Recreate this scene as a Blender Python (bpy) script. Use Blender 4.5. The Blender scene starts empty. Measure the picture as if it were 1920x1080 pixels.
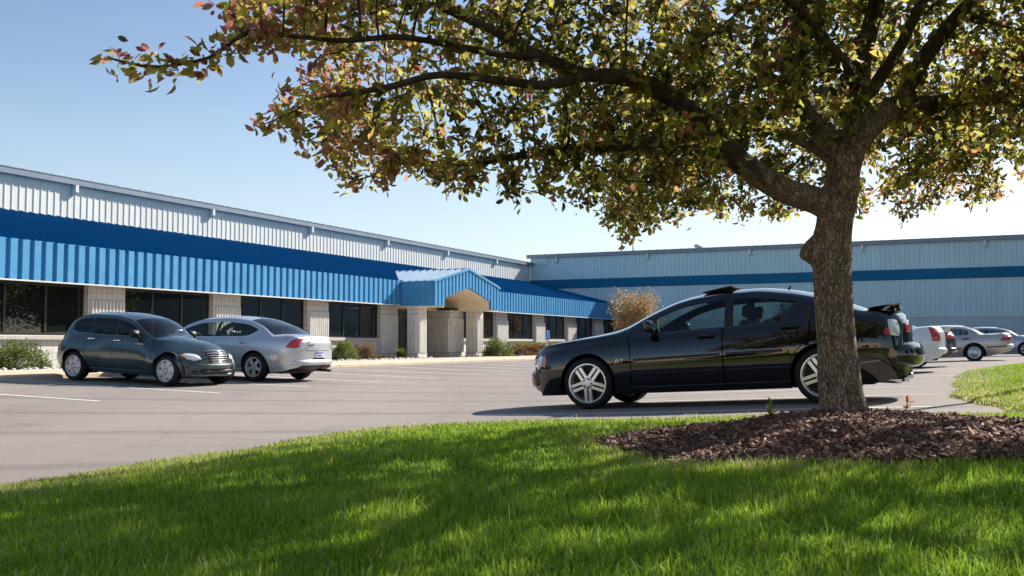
import bpy, bmesh, math, random
import numpy as np
from mathutils import Vector, Matrix
from mathutils.bvhtree import BVHTree
from mathutils.kdtree import KDTree

R = math.radians
C = bpy.context.scene.collection
scene = bpy.context.scene
rnd = random.Random(7)
nprng = np.random.default_rng(11)

# ------------------------------------------------------------------ camera
CAMZ = 0.9                       # eye height above the lot's datum
cam_d = bpy.data.cameras.new('camera'); cam = bpy.data.objects.new('camera', cam_d); C.objects.link(cam)
cam_d.sensor_width = 36.0; cam_d.lens = 1817 / 1920 * 36
cam.location = (0, 0, CAMZ); cam.rotation_euler = (R(90) + math.atan(103 / 1817), 0, 0)
cam_d.clip_start = 0.05; cam_d.clip_end = 3000
cam_d.dof.use_dof = True; cam_d.dof.focus_distance = 15.0; cam_d.dof.aperture_fstop = 9.0
scene.camera = cam

# ------------------------------------------------------------------ sky, sun, exposure
SUN_AZ, SUN_EL = 49.0, 34.0      # degrees right of straight ahead, above the horizon
world = bpy.data.worlds.new('World'); scene.world = world; world.use_nodes = True
wn = world.node_tree; wn.nodes.clear()
w_out = wn.nodes.new('ShaderNodeOutputWorld'); w_bg = wn.nodes.new('ShaderNodeBackground')
sky = wn.nodes.new('ShaderNodeTexSky'); sky.sky_type = 'NISHITA'; sky.sun_disc = False
sky.sun_elevation = R(SUN_EL); sky.sun_rotation = R(SUN_AZ)
sky.altitude = 200; sky.air_density = 1.0; sky.dust_density = 0.8; sky.ozone_density = 1.3
w_bg.inputs['Strength'].default_value = 0.086
# thin cirrus streaks low in the sky
w_tc = wn.nodes.new('ShaderNodeTexCoord'); w_map = wn.nodes.new('ShaderNodeMapping')
w_map.inputs['Scale'].default_value = (1.2, 1.2, 9.0); w_map.inputs['Rotation'].default_value = (0.16, -0.12, 0.5)
w_no = wn.nodes.new('ShaderNodeTexNoise'); w_no.inputs['Scale'].default_value = 2.6; w_no.inputs['Detail'].default_value = 7; w_no.inputs['Distortion'].default_value = 0.4
w_rp = wn.nodes.new('ShaderNodeMapRange'); w_rp.inputs[1].default_value = 0.50; w_rp.inputs[2].default_value = 0.9; w_rp.inputs[3].default_value = 0; w_rp.inputs[4].default_value = 0.07
w_mx = wn.nodes.new('ShaderNodeMix'); w_mx.data_type = 'RGBA'; w_mx.inputs[7].default_value = (6.0, 6.2, 6.4, 1)
wn.links.new(w_tc.outputs['Generated'], w_map.inputs['Vector']); wn.links.new(w_map.outputs[0], w_no.inputs['Vector'])
wn.links.new(w_no.outputs['Fac'], w_rp.inputs[0]); wn.links.new(w_rp.outputs[0], w_mx.inputs[0])
# pale air towards the horizon
w_sx = wn.nodes.new('ShaderNodeSeparateXYZ'); w_hz = wn.nodes.new('ShaderNodeMapRange'); w_hz.interpolation_type = 'SMOOTHSTEP'
for _i, _v in enumerate((-.05, .30, .66, 0.0)): w_hz.inputs[_i + 1].default_value = _v
w_hm = wn.nodes.new('ShaderNodeMix'); w_hm.data_type = 'RGBA'; w_hm.inputs[7].default_value = (5.05, 5.6, 6.05, 1)
wn.links.new(w_tc.outputs['Generated'], w_sx.inputs[0]); wn.links.new(w_sx.outputs['Z'], w_hz.inputs[0]); wn.links.new(w_hz.outputs[0], w_hm.inputs[0]); wn.links.new(sky.outputs[0], w_hm.inputs[6])
wn.links.new(w_hm.outputs[2], w_mx.inputs[6]); wn.links.new(w_mx.outputs[2], w_bg.inputs['Color']); wn.links.new(w_bg.outputs[0], w_out.inputs[0])
sun_d = bpy.data.lights.new('sun', 'SUN'); sun = bpy.data.objects.new('sun', sun_d); C.objects.link(sun)
sun_d.energy = 4.9; sun_d.angle = R(0.53); sun_d.color = (1.0, 0.93, 0.82)
_sv = Vector((math.sin(R(SUN_AZ)) * math.cos(R(SUN_EL)), math.cos(R(SUN_AZ)) * math.cos(R(SUN_EL)), math.sin(R(SUN_EL))))
sun.rotation_euler = _sv.to_track_quat('Z', 'Y').to_euler(); sun.location = (20, 20, 40)
scene.view_settings.view_transform = 'Standard'; scene.view_settings.look = 'None'
scene.view_settings.gamma = 1.0; scene.view_settings.exposure = 0.85
scene.render.engine = 'CYCLES'
scene.cycles.max_bounces = 8; scene.cycles.transparent_max_bounces = 16
scene.cycles.caustics_reflective = False; scene.cycles.caustics_refractive = False
scene.cycles.use_denoising = True

# ------------------------------------------------------------------ the site's own axes
# s runs along the office front (away from the eye), d out of it towards the lot, h up from its base
W0 = Vector((-13.72, 27.7)); _a = math.atan2(0.9057, 0.424)
US = Vector((math.cos(_a), math.sin(_a))); ND = Vector((US.y, -US.x)); RZ = _a
BASE = CAMZ - 0.70               # world height of the office base
def XY(s, d): return W0 + US * s + ND * d
def SD(x, y):
    rx, ry = x - W0.x, y - W0.y
    return rx * US.x + ry * US.y, rx * ND.x + ry * ND.y

def pch(xs, ys, x):
    """monotone cubic through (xs, ys)"""
    xs = np.asarray(xs, float); ys = np.asarray(ys, float); x = np.clip(np.asarray(x, float), xs[0], xs[-1])
    h = np.diff(xs); dl = np.diff(ys) / h; m = np.zeros_like(ys)
    m[0], m[-1] = dl[0], dl[-1]
    for i in range(1, len(xs) - 1):
        if dl[i - 1] * dl[i] > 0:
            w1, w2 = 2 * h[i] + h[i - 1], h[i] + 2 * h[i - 1]
            m[i] = (w1 + w2) / (w1 / dl[i - 1] + w2 / dl[i])
    k = np.clip(np.searchsorted(xs, x, side='right') - 1, 0, len(xs) - 2)
    t = (x - xs[k]) / h[k]
    return (ys[k] * (2 * t**3 - 3 * t**2 + 1) + h[k] * m[k] * (t**3 - 2 * t**2 + t)
            + ys[k + 1] * (-2 * t**3 + 3 * t**2) + h[k] * m[k + 1] * (t**3 - t**2))
def T(pairs): return [p[0] for p in pairs], [p[1] for p in pairs]

LOTP = T([(-60, .08), (6, .12), (10, .02), (14, -.055), (16.5, -.065), (18.2, -.04), (19.6, .015), (22.6, .165), (24.3, .24), (27, .28), (60, .3), (400, .3)])
def lotz(d): return pch(LOTP[0], LOTP[1], d)
def smooth(e0, e1, x):
    t = np.clip((x - e0) / (e1 - e0), 0, 1); return t * t * (3 - 2 * t)
def lawn_sd(s, d):
    """signed distance-like field of the lawn island, positive inside"""
    s = np.asarray(s, float); d = np.asarray(d, float)
    wob = 0.05 * np.sin(s * 1.7 + d) + 0.03 * np.sin(s * 4.1 - d * 2.3)
    a = -9.72 - s; b = d - 18.22 - .42 * smooth(-10.8, -13.2, s)
    r = 2.3; qa, qb = np.minimum(a - r, 0), np.minimum(b - r, 0)
    A = np.minimum(np.minimum(a, b), r - np.hypot(qa, qb)) if True else 0
    A = np.where((a < r) & (b < r), r - np.hypot(a - r, b - r), np.minimum(a, b))
    b2 = d - 24.0 - 0.62 * np.exp(-((s + 9.6) / 2.0) ** 2); c2 = (6.3 + (d - 23.8) * 3.2 - s) * 0.5
    B = np.where((b2 < 2) & (c2 < 2), 2 - np.hypot(np.minimum(b2 - 2, 0), np.minimum(c2 - 2, 0)), np.minimum(b2, c2))
    k = np.clip(0.5 + 0.5 * (A - B) / 0.35, 0, 1)          # smooth union
    return B * (1 - k) + A * k + 0.35 * k * (1 - k) + wob
MC, MRX, MRY = (2.40, 6.17), 1.72, 1.50
def mulch_r(x, y):
    x = np.asarray(x, float); y = np.asarray(y, float)
    an = np.arctan2((y - MC[1]) / MRY, (x - MC[0]) / MRX)
    return np.hypot((x - MC[0]) / MRX, (y - MC[1]) / MRY) / (1 + .05 * np.sin(3 * an + 1) + .035 * np.sin(7 * an))
def lawnz(x, y):
    s, d = SD(x, y); q = lawn_sd(s, d)
    z = lotz(d) + np.clip(q * 0.45, -.16, .035) + .05 * smooth(0.2, 3.0, q) * smooth(-6, -9, s) + .17 * smooth(0, 3.5, q) * smooth(-9, -5, s)
    return z + .012 * np.sin(x * 2.1 + y * .7) * smooth(0, 1, q) + .01 * np.sin(y * 3.3 - x) * smooth(0, 1, q)

# ------------------------------------------------------------------ object helpers
def tag(o, label=None, cat=None, group=None, kind=None):
    if label: o['label'] = label
    if cat: o['category'] = cat
    if group: o['group'] = group
    if kind: o['kind'] = kind
    return o
def empty(name, loc, rz=0, label=None, cat=None, group=None, ry=0):
    o = bpy.data.objects.new(name, None); C.objects.link(o); o.empty_display_size = .2
    o.matrix_world = Matrix.Translation(loc) @ Matrix.Rotation(rz, 4, 'Z') @ Matrix.Rotation(ry, 4, 'Y')
    return tag(o, label, cat, group)
def child_empty(name, parent, loc=(0, 0, 0)):
    o = bpy.data.objects.new(name, None); C.objects.link(o); o.parent = parent; o.location = loc; o.empty_display_size = .1
    return o
def copy_tree(o, parent=None):
    c = o.copy(); C.objects.link(c); c.parent = parent
    for ch in [x for x in o.children]: copy_tree(ch, c)
    return c

class MB:
    """collects shapes, links them as ONE mesh object"""
    def __init__(self): self.v = []; self.f = []; self.mi = []; self.sm = []
    def add(self, vs, fs, mi=0, sm=False):
        k = len(self.v); self.v += [tuple(p) for p in vs]
        for f in fs: self.f.append(tuple(i + k for i in f)); self.mi.append(mi); self.sm.append(sm)
        return self
    def box(self, x0, x1, y0, y1, z0, z1, mi=0, m=None):
        vs = [Vector(p) for p in ((x0, y0, z0), (x1, y0, z0), (x1, y1, z0), (x0, y1, z0), (x0, y0, z1), (x1, y0, z1), (x1, y1, z1), (x0, y1, z1))]
        if m is not None: vs = [m @ p for p in vs]
        return self.add(vs, [(0, 3, 2, 1), (4, 5, 6, 7), (0, 1, 5, 4), (1, 2, 6, 5), (2, 3, 7, 6), (3, 0, 4, 7)], mi)
    def quad(self, a, b, c, d, mi=0): return self.add([a, b, c, d], [(0, 1, 2, 3)], mi)
    def prism(self, poly, axis, a0, a1, mi=0):
        """2-D polygon extruded along 'x','y' or 'z'"""
        def P(u, v, w): return {'x': (w, u, v), 'y': (u, w, v), 'z': (u, v, w)}[axis]
        n = len(poly); vs = [P(u, v, a0) for u, v in poly] + [P(u, v, a1) for u, v in poly]
        fs = [tuple(range(n))[::-1], tuple(range(n, 2 * n))] + [(i, (i + 1) % n, n + (i + 1) % n, n + i) for i in range(n)]
        return self.add(vs, fs, mi)
    def tube(self, pts, rad, n=8, mi=0, cap=True):
        pts = [Vector(p) for p in pts]; rad = rad if hasattr(rad, '__len__') else [rad] * len(pts)
        vs = []; ref = None
        for i, p in enumerate(pts):
            tn = (pts[min(i + 1, len(pts) - 1)] - pts[max(i - 1, 0)]).normalized()
            if ref is None: ref = tn.orthogonal().normalized()
            ref = (ref - tn * ref.dot(tn)).normalized(); bi = tn.cross(ref)
            for k in range(n):
                a = 2 * math.pi * k / n; vs.append(p + (ref * math.cos(a) + bi * math.sin(a)) * rad[i])
        fs = [(i * n + k, i * n + (k + 1) % n, (i + 1) * n + (k + 1) % n, (i + 1) * n + k) for i in range(len(pts) - 1) for k in range(n)]
        self.add(vs, fs, mi, True)
        if cap: 
            b = len(self.v) - len(vs)
            self.f += [tuple(range(b, b + n))[::-1], tuple(range(len(self.v) - n, len(self.v)))]; self.mi += [mi, mi]; self.sm += [False, False]
        return self
    def lathe(self, prof, m=None, n=32, mi=0, closed=False):
        """profile of (radius, along) spun about local z"""
        vs = []
        for r, z in prof:
            for k in range(n):
                a = 2 * math.pi * k / n; p = Vector((r * math.cos(a), r * math.sin(a), z)); vs.append(m @ p if m is not None else p)
        q = len(prof); fs = []
        for i in range(q if closed else q - 1):
            j = (i + 1) % q
            fs += [(i * n + k, i * n + (k + 1) % n, j * n + (k + 1) % n, j * n + k) for k in range(n)]
        return self.add(vs, fs, mi, True)
    def ball(self, c, r, n=10, mi=0):
        rx, ry, rz = r if hasattr(r, '__len__') else (r, r, r); prof = []
        vs = []; rings = n // 2
        for i in range(rings + 1):
            th = math.pi * i / rings
            for k in range(n):
                a = 2 * math.pi * k / n; vs.append((c[0] + rx * math.sin(th) * math.cos(a), c[1] + ry * math.sin(th) * math.sin(a), c[2] + rz * math.cos(th)))
        fs = [(i * n + k, (i + 1) * n + k, (i + 1) * n + (k + 1) % n, i * n + (k + 1) % n) for i in range(rings) for k in range(n)]
        return self.add(vs, fs, mi, True)
    def build(self, name, mats, parent=None, uv=True, ang=None):
        me = bpy.data.meshes.new(name); me.from_pydata(self.v, [], self.f)
        for m in (mats if isinstance(mats, (list, tuple)) else [mats]): me.materials.append(m)
        me.polygons.foreach_set('material_index', self.mi); me.polygons.foreach_set('use_smooth', self.sm)
        if uv:
            L = me.uv_layers.new(name='box'); co = np.array(self.v, float)
            for p in me.polygons:
                n = p.normal; ax, ay, az = abs(n.x), abs(n.y), abs(n.z)
                for li in p.loop_indices:
                    v = co[me.loops[li].vertex_index]
                    L.data[li].uv = (v[0], v[2]) if ay >= ax and ay >= az else ((v[1], v[2]) if ax >= az else (v[0], v[1]))
        me.update()
        if ang: me.set_sharp_from_angle(angle=R(ang))
        o = bpy.data.objects.new(name, me); C.objects.link(o)
        if parent: o.parent = parent
        return o

def np_mesh(name, verts, faces, mat, attr=None, smooth_=False, parent=None):
    """big mesh from arrays: faces is a list of (n, k) index arrays; attr = {name: per-vertex floats}"""
    me = bpy.data.meshes.new(name); verts = np.asarray(verts, np.float32)
    me.vertices.add(len(verts)); me.vertices.foreach_set('co', verts.ravel())
    loops = np.concatenate([f.ravel() for f in faces]).astype(np.int32)
    tot = np.concatenate([np.full(len(f), f.shape[1], np.int32) for f in faces])
    st = np.concatenate([[0], np.cumsum(tot)[:-1]]).astype(np.int32)
    me.loops.add(len(loops)); me.loops.foreach_set('vertex_index', loops)
    me.polygons.add(len(tot)); me.polygons.foreach_set('loop_start', st); me.polygons.foreach_set('loop_total', tot)
    if smooth_: me.polygons.foreach_set('use_smooth', np.ones(len(tot), bool))
    for k, a in (attr or {}).items():
        at = me.attributes.new(k, 'FLOAT', 'POINT'); at.data.foreach_set('value', np.asarray(a, np.float32))
    me.materials.append(mat); me.update(calc_edges=True)
    o = bpy.data.objects.new(name, me); C.objects.link(o)
    if parent: o.parent = parent
    return o

# ------------------------------------------------------------------ materials
def nodes_of(name):
    m = bpy.data.materials.new(name); m.use_nodes = True; nt = m.node_tree
    return m, nt, nt.nodes['Principled BSDF']
def N(nt, t, **kw):
    n = nt.nodes.new(t)
    for k, v in kw.items():
        if k in n.inputs: n.inputs[k].default_value = v
        else: setattr(n, k, v)
    return n
def mixc(nt, fac, a, b, mode='MIX'):
    m = nt.nodes.new('ShaderNodeMix'); m.data_type = 'RGBA'; m.blend_type = mode
    for i, x in ((0, fac), (6, a), (7, b)):
        if isinstance(x, bpy.types.NodeSocket): nt.links.new(x, m.inputs[i])
        else: m.inputs[i].default_value = x if i == 0 else (*x, 1)
    return m.outputs[2]
def rng(nt, src, a, b, c=0., d=1.):
    n = nt.nodes.new('ShaderNodeMapRange'); nt.links.new(src, n.inputs[0])
    for i, v in enumerate((a, b, c, d)): n.inputs[i + 1].default_value = v
    return n.outputs[0]
def noise(nt, scale, detail=4, vec=None, rough=.55, dist=0):
    n = N(nt, 'ShaderNodeTexNoise', Scale=scale, Detail=detail, Roughness=rough, Distortion=dist)
    if vec is None:
        tc = nt.nodes.new('ShaderNodeTexCoord'); vec = tc.outputs['Object']
    nt.links.new(vec, n.inputs['Vector']); return n.outputs['Fac']
def bump(nt, bs, h, strength=.3, dist=.01):
    b = N(nt, 'ShaderNodeBump', Strength=strength, Distance=dist); nt.links.new(h, b.inputs['Height']); nt.links.new(b.outputs[0], bs.inputs['Normal'])
def plain(name, col, rough=.5, metal=0., var=.12, scale=3., coat=0., spec=.5, bmp=0., bscale=60, streak=0.):
    """principled paint with uneven tone"""
    m, nt, bs = nodes_of(name)
    f = noise(nt, scale, 5); lo = tuple(c * (1 - var) for c in col); hi = tuple(min(1, c * (1 + var)) for c in col)
    c = mixc(nt, rng(nt, f, .3, .7), lo, hi)
    if streak:                                   # weather runs down the sheets, each a little different
        tc = nt.nodes.new('ShaderNodeTexCoord'); mp = N(nt, 'ShaderNodeMapping'); mp.inputs['Scale'].default_value = (2.2, 2.2, .16); nt.links.new(tc.outputs['Object'], mp.inputs[0])
        c = mixc(nt, rng(nt, noise(nt, 1.6, 5, mp.outputs[0], .7), .45, .75, 0, streak), c, tuple(x * .55 + .03 for x in col))
        c = mixc(nt, rng(nt, noise(nt, .5, 3, mp.outputs[0], .6), .5, .8, 0, streak * .7), c, tuple(min(1, x * 1.15 + .04) for x in col))
    nt.links.new(c, bs.inputs['Base Color'])
    nt.links.new(rng(nt, noise(nt, scale * 4, 3), .3, .7, max(.02, rough - .06), min(1, rough + .06)), bs.inputs['Roughness'])
    bs.inputs['Metallic'].default_value = metal; bs.inputs['Coat Weight'].default_value = coat; bs.inputs['Coat Roughness'].default_value = .03
    bs.inputs['Specular IOR Level'].default_value = spec
    if bmp: bump(nt, bs, noise(nt, bscale, 3), bmp, .004)
    return m
def glass(name, tint, refl=1.45, rough=.0):
    m, nt, bs = nodes_of(name); nt.nodes.remove(bs); out = nt.nodes['Material Output']
    tr = N(nt, 'ShaderNodeBsdfTransparent'); tr.inputs[0].default_value = (*tint, 1)
    gl = N(nt, 'ShaderNodeBsdfGlossy', Roughness=rough); gl.inputs[0].default_value = (1, 1, 1, 1)
    ge = nt.nodes.new('ShaderNodeNewGeometry'); dt = N(nt, 'ShaderNodeVectorMath', operation='DOT_PRODUCT'); nt.links.new(ge.outputs['Normal'], dt.inputs[0]); nt.links.new(ge.outputs['Incoming'], dt.inputs[1])
    ab = N(nt, 'ShaderNodeMath', operation='ABSOLUTE'); nt.links.new(dt.outputs['Value'], ab.inputs[0])
    s1 = N(nt, 'ShaderNodeMath', operation='SUBTRACT'); s1.inputs[0].default_value = 1; nt.links.new(ab.outputs[0], s1.inputs[1])
    pw = N(nt, 'ShaderNodeMath', operation='POWER'); pw.inputs[1].default_value = 5; nt.links.new(s1.outputs[0], pw.inputs[0])
    f0 = ((refl - 1) / (refl + 1)) ** 2; fr = N(nt, 'ShaderNodeMath', operation='MULTIPLY_ADD'); fr.inputs[1].default_value = 1 - f0; fr.inputs[2].default_value = f0; nt.links.new(pw.outputs[0], fr.inputs[0]); mx = N(nt, 'ShaderNodeMixShader')
    nt.links.new(fr.outputs[0], mx.inputs[0]); nt.links.new(tr.outputs[0], mx.inputs[1]); nt.links.new(gl.outputs[0], mx.inputs[2]); nt.links.new(mx.outputs[0], out.inputs[0])
    return m
def leafmat(name, ramp, trans=.55, rough=.45, gam=.72):
    """leaf colours picked per leaf by the attribute 'tone'; light comes through"""
    m, nt, bs = nodes_of(name); out = nt.nodes['Material Output']
    at = N(nt, 'ShaderNodeAttribute', attribute_name='tone'); cr = nt.nodes.new('ShaderNodeValToRGB')
    el = cr.color_ramp.elements
    while len(el) < len(ramp): el.new(.5)
    for e, (p, c) in zip(el, ramp): e.position = p; e.color = (*c, 1)
    nt.links.new(at.outputs['Fac'], cr.inputs[0])
    nt.links.new(cr.outputs[0], bs.inputs['Base Color']); bs.inputs['Roughness'].default_value = rough; bs.inputs['Specular IOR Level'].default_value = .3
    tl = N(nt, 'ShaderNodeBsdfTranslucent'); g = nt.nodes.new('ShaderNodeGamma'); g.inputs[1].default_value = gam
    nt.links.new(cr.outputs[0], g.inputs[0]); nt.links.new(g.outputs[0], tl.inputs[0])
    mx = N(nt, 'ShaderNodeMixShader'); mx.inputs[0].default_value = trans
    nt.links.new(bs.outputs[0], mx.inputs[1]); nt.links.new(tl.outputs[0], mx.inputs[2]); nt.links.new(mx.outputs[0], out.inputs[0])
    return m

def m_asphalt():
    m, nt, bs = nodes_of('old_asphalt'); tc = nt.nodes.new('ShaderNodeTexCoord')
    mp = N(nt, 'ShaderNodeMapping'); mp.inputs['Rotation'].default_value = (0, 0, .42); mp.inputs['Scale'].default_value = (1, .22, 1); nt.links.new(tc.outputs['Object'], mp.inputs[0])
    big = noise(nt, .22, 5, mp.outputs[0], .6); fine = noise(nt, 90, 3, tc.outputs['Object'], .7); mid = noise(nt, 3.2, 6, tc.outputs['Object'], .65)
    c = mixc(nt, rng(nt, big, .3, .7), (.165, .140, .128), (.285, .242, .215))
    c = mixc(nt, rng(nt, mid, .42, .72, 0, .35), c, (.20, .18, .17))
    c = mixc(nt, rng(nt, fine, .35, .7, 0, .5), c, (.40, .36, .335)); c = mixc(nt, rng(nt, noise(nt, 38, 4, tc.outputs['Object'], .8), .56, .72, 0, .45), c, (.13, .115, .105))
    # tyre sweeps and cracks
    wv = N(nt, 'ShaderNodeTexWave', Scale=.11, Distortion=5.0, Detail=3.0, bands_direction='Y'); wv.inputs['Detail Scale'].default_value = .35
    nt.links.new(tc.outputs['Object'], wv.inputs[0])
    c = mixc(nt, rng(nt, wv.outputs['Fac'], .9, 1., 0, .38), c, (.12, .11, .105))
    vo = N(nt, 'ShaderNodeTexVoronoi', Scale=.16, feature='DISTANCE_TO_EDGE'); wp = N(nt, 'ShaderNodeTexNoise', Scale=1.1, Detail=5)
    va = N(nt, 'ShaderNodeVectorMath', operation='MULTIPLY_ADD'); va.inputs[1].default_value = (.9, .9, 0)
    nt.links.new(tc.outputs['Object'], wp.inputs[0]); nt.links.new(wp.outputs['Color'], va.inputs[0]); nt.links.new(tc.outputs['Object'], va.inputs[2]); nt.links.new(va.outputs[0], vo.inputs['Vector'])
    c = mixc(nt, rng(nt, vo.outputs['Distance'], .0, .005, .22, 0), c, (.10, .09, .085))
    st = noise(nt, .75, 4, tc.outputs['Object'])
    c = mixc(nt, rng(nt, st, .60, .76, 0, .38), c, (.11, .10, .095))
    nt.links.new(c, bs.inputs['Base Color']); bs.inputs['Roughness'].default_value = .92; bs.inputs['Specular IOR Level'].default_value = .25
    bump(nt, bs, fine, .5, .006); return m
def m_block():
    m, nt, bs = nodes_of('scored_block'); tc = nt.nodes.new('ShaderNodeTexCoord')
    br = N(nt, 'ShaderNodeTexBrick', Scale=1.0, offset=0.0, squash=1.0); br.inputs['Mortar Size'].default_value = .008; br.inputs['Brick Width'].default_value = .203; br.inputs['Row Height'].default_value = .203
    br.inputs['Color1'].default_value = (.69, .67, .635, 1); br.inputs['Color2'].default_value = (.75, .73, .695, 1); br.inputs['Mortar'].default_value = (.25, .24, .23, 1); br.inputs['Mortar Smooth'].default_value = .3
    nt.links.new(tc.outputs['UV'], br.inputs['Vector'])
    c = mixc(nt, rng(nt, noise(nt, 1.3, 6), .4, .75, 0, .35), br.outputs['Color'], (.46, .43, .39))
    c = mixc(nt, rng(nt, noise(nt, 70, 2), .3, .7, 0, .2), c, (.42, .40, .37))
    nt.links.new(c, bs.inputs['Base Color']); bs.inputs['Roughness'].default_value = .9
    bump(nt, bs, br.outputs['Fac'], -.5, .006); return m
def m_soil(name, a, b, sc=8, bm=.6):
    m, nt, bs = nodes_of(name)
    c = mixc(nt, rng(nt, noise(nt, sc, 8, None, .7), .35, .65), a, b); nt.links.new(c, bs.inputs['Base Color']); bs.inputs['Roughness'].default_value = .95
    bump(nt, bs, noise(nt, sc * 4, 6), bm, .03); return m
def m_bark():
    m, nt, bs = nodes_of('grey_bark'); tc = nt.nodes.new('ShaderNodeTexCoord'); mp = N(nt, 'ShaderNodeMapping'); mp.inputs['Scale'].default_value = (1, 1, .32); nt.links.new(tc.outputs['Object'], mp.inputs[0])
    a = noise(nt, 26, 8, mp.outputs[0], .7, .6); b = noise(nt, 5, 4, mp.outputs[0])
    vo = N(nt, 'ShaderNodeTexVoronoi', Scale=46.0, feature='DISTANCE_TO_EDGE'); vd = N(nt, 'ShaderNodeTexNoise', Scale=14.0, Detail=5); va = N(nt, 'ShaderNodeVectorMath', operation='MULTIPLY_ADD'); va.inputs[1].default_value = (.10, .10, .10); mv = N(nt, 'ShaderNodeMapping'); mv.inputs['Scale'].default_value = (1, 1, .13); nt.links.new(tc.outputs['Object'], mv.inputs[0]); nt.links.new(tc.outputs['Object'], vd.inputs['Vector']); nt.links.new(vd.outputs['Color'], va.inputs[0]); nt.links.new(mv.outputs[0], va.inputs[2]); nt.links.new(va.outputs[0], vo.inputs['Vector'])
    c = mixc(nt, rng(nt, a, .32, .68), (.20, .140, .098), (.62, .46, .33)); c = mixc(nt, rng(nt, b, .5, .72, 0, .5), c, (.48, .39, .29))
    c = mixc(nt, rng(nt, vo.outputs['Distance'], 0, .09, .5, 0), c, (.09, .07, .055))
    c = mixc(nt, rng(nt, noise(nt, 11, 5, tc.outputs['Object']), .62, .72, 0, .45), c, (.22, .235, .15))
    nt.links.new(c, bs.inputs['Base Color']); bs.inputs['Roughness'].default_value = .95; bs.inputs['Specular IOR Level'].default_value = .15
    ad = N(nt, 'ShaderNodeMath', operation='ADD'); nt.links.new(a, ad.inputs[0]); nt.links.new(rng(nt, vo.outputs['Distance'], 0, .15, 0, .8), ad.inputs[1])
    bump(nt, bs, ad.outputs[0], 1.0, .03); return m
def m_paint_car(name, col, flake=0., rough=.22, metal=0., ior=1.6):
    m, nt, bs = nodes_of(name)
    bs.inputs['Specular IOR Level'].default_value = .0 if ior > 1.65 else .5
    if flake and False:
        tc = nt.nodes.new('ShaderNodeTexCoord'); vo = N(nt, 'ShaderNodeTexVoronoi', Scale=900.0); nt.links.new(tc.outputs['Object'], vo.inputs['Vector'])
        c = mixc(nt, rng(nt, vo.outputs['Distance'], .1, .6, flake, 0), col, tuple(min(1, x * 2.2 + .03) for x in col)); nt.links.new(c, bs.inputs['Base Color'])
    else: bs.inputs['Base Color'].default_value = (*col, 1)
    bs.inputs['Metallic'].default_value = metal; bs.inputs['Coat Weight'].default_value = 1; bs.inputs['Coat Roughness'].default_value = .015; bs.inputs['Coat IOR'].default_value = ior
    bs.inputs['Roughness'].default_value = rough + .1
    return m

M = {}
M['asphalt'] = m_asphalt(); M['block'] = m_block(); M['bark'] = m_bark()
M['soil'] = m_soil('lawn_soil', (.045, .062, .014), (.10, .115, .028), 7)
M['earth'] = m_soil('far_ground', (.10, .11, .05), (.16, .15, .08), .4)
M['mulch_base'] = m_soil('mulch_bed', (.018, .010, .007), (.06, .032, .022), 22, 1.0)
M['bed'] = m_soil('planting_bed', (.16, .12, .09), (.30, .25, .20), 14)
M['concrete'] = plain('walk_concrete', (.60, .48, .35), .9, var=.13, scale=2.2, bmp=.3, bscale=80)
M['line'] = plain('worn_white_line', (.70, .68, .64), .8, var=.18, scale=9)
M['blue'] = plain('blue_fascia_metal', (.066, .280, .525), .42, var=.08, scale=1.2, spec=.4, streak=.22)
M['roof'] = plain('blue_roof_metal', (.001, .122, .300), .6, var=.05, scale=.8, spec=.06)
M['stripe'] = plain('blue_band_metal', (.0010, .130, .265), .5, var=.06, scale=.5, spec=.15, streak=.25)
M['panel'] = plain('grey_wall_panel', (.64, .635, .60), .55, var=.05, scale=.6, streak=.28)
M['panel_b'] = plain('cool_grey_wall_panel', (.50, .69, .74), .5, var=.05, scale=.5, streak=.25)
M['ribbed'] = plain('ribbed_block', (.45, .56, .60), .85, var=.1, scale=1)
M['gutter'] = plain('grey_gutter', (.20, .24, .29), .4, var=.06, scale=1)
M['trimw'] = plain('pale_trim', (.66, .68, .68), .4, var=.04, scale=1)
M['cream'] = plain('cream_soffit', (.86, .76, .60), .8, var=.05, scale=1.4)
M['frame'] = plain('bronze_frame', (.022, .018, .016), .4, var=.1)
M['sill'] = plain('stone_sill', (.50, .47, .42), .85, var=.1, scale=5)
def m_window():
    m, nt, bs = nodes_of('tinted_window'); bs.inputs['Base Color'].default_value = (.010, .013, .013, 1); bs.inputs['Roughness'].default_value = .015; bs.inputs['IOR'].default_value = 1.75
    bump(nt, bs, noise(nt, .8, 1), .03, .02); return m
M['window'] = m_window()
M['black'] = plain('black_plastic', (.010, .010, .011), .55, var=.2, scale=8)
M['rubber'] = plain('tyre_rubber', (.016, .016, .017), .82, var=.25, scale=10, spec=.3)
M['chrome'] = plain('chrome', (.72, .73, .75), .10, 1.0, var=.05, scale=6)
M['alloy'] = plain('silver_alloy', (.62, .63, .64), .30, .85, var=.05, scale=6)
M['cover'] = plain('silver_wheel_cover', (.60, .61, .62), .42, .35, var=.05, scale=6)
M['dark'] = plain('dark_metal', (.03, .03, .032), .5, .4, var=.2)
M['cloth'] = plain('grey_seat_cloth', (.14, .135, .13), .9, var=.15, scale=12)
M['darkcloth'] = plain('charcoal_seat', (.035, .036, .038), .8, var=.15, scale=12)
M['glass'] = glass('car_glass', (.56, .66, .64)); M['privacy'] = glass('privacy_glass', (.05, .06, .065)); M['clear'] = glass('windshield_glass', (.66, .76, .74), 1.55)
M['red'] = plain('red_lens', (.50, .012, .014), .15, var=.1, scale=20, coat=1); M['amber'] = plain('amber_lens', (.75, .20, .03), .15, var=.1, scale=20, coat=1)
M['lens'] = plain('clear_and_sky_lens', (.74, .76, .74), .12, .15, var=.1, scale=20, coat=1); M['plate'] = plain('blue_plate', (.10, .17, .45), .4, var=.1, scale=20)
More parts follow.
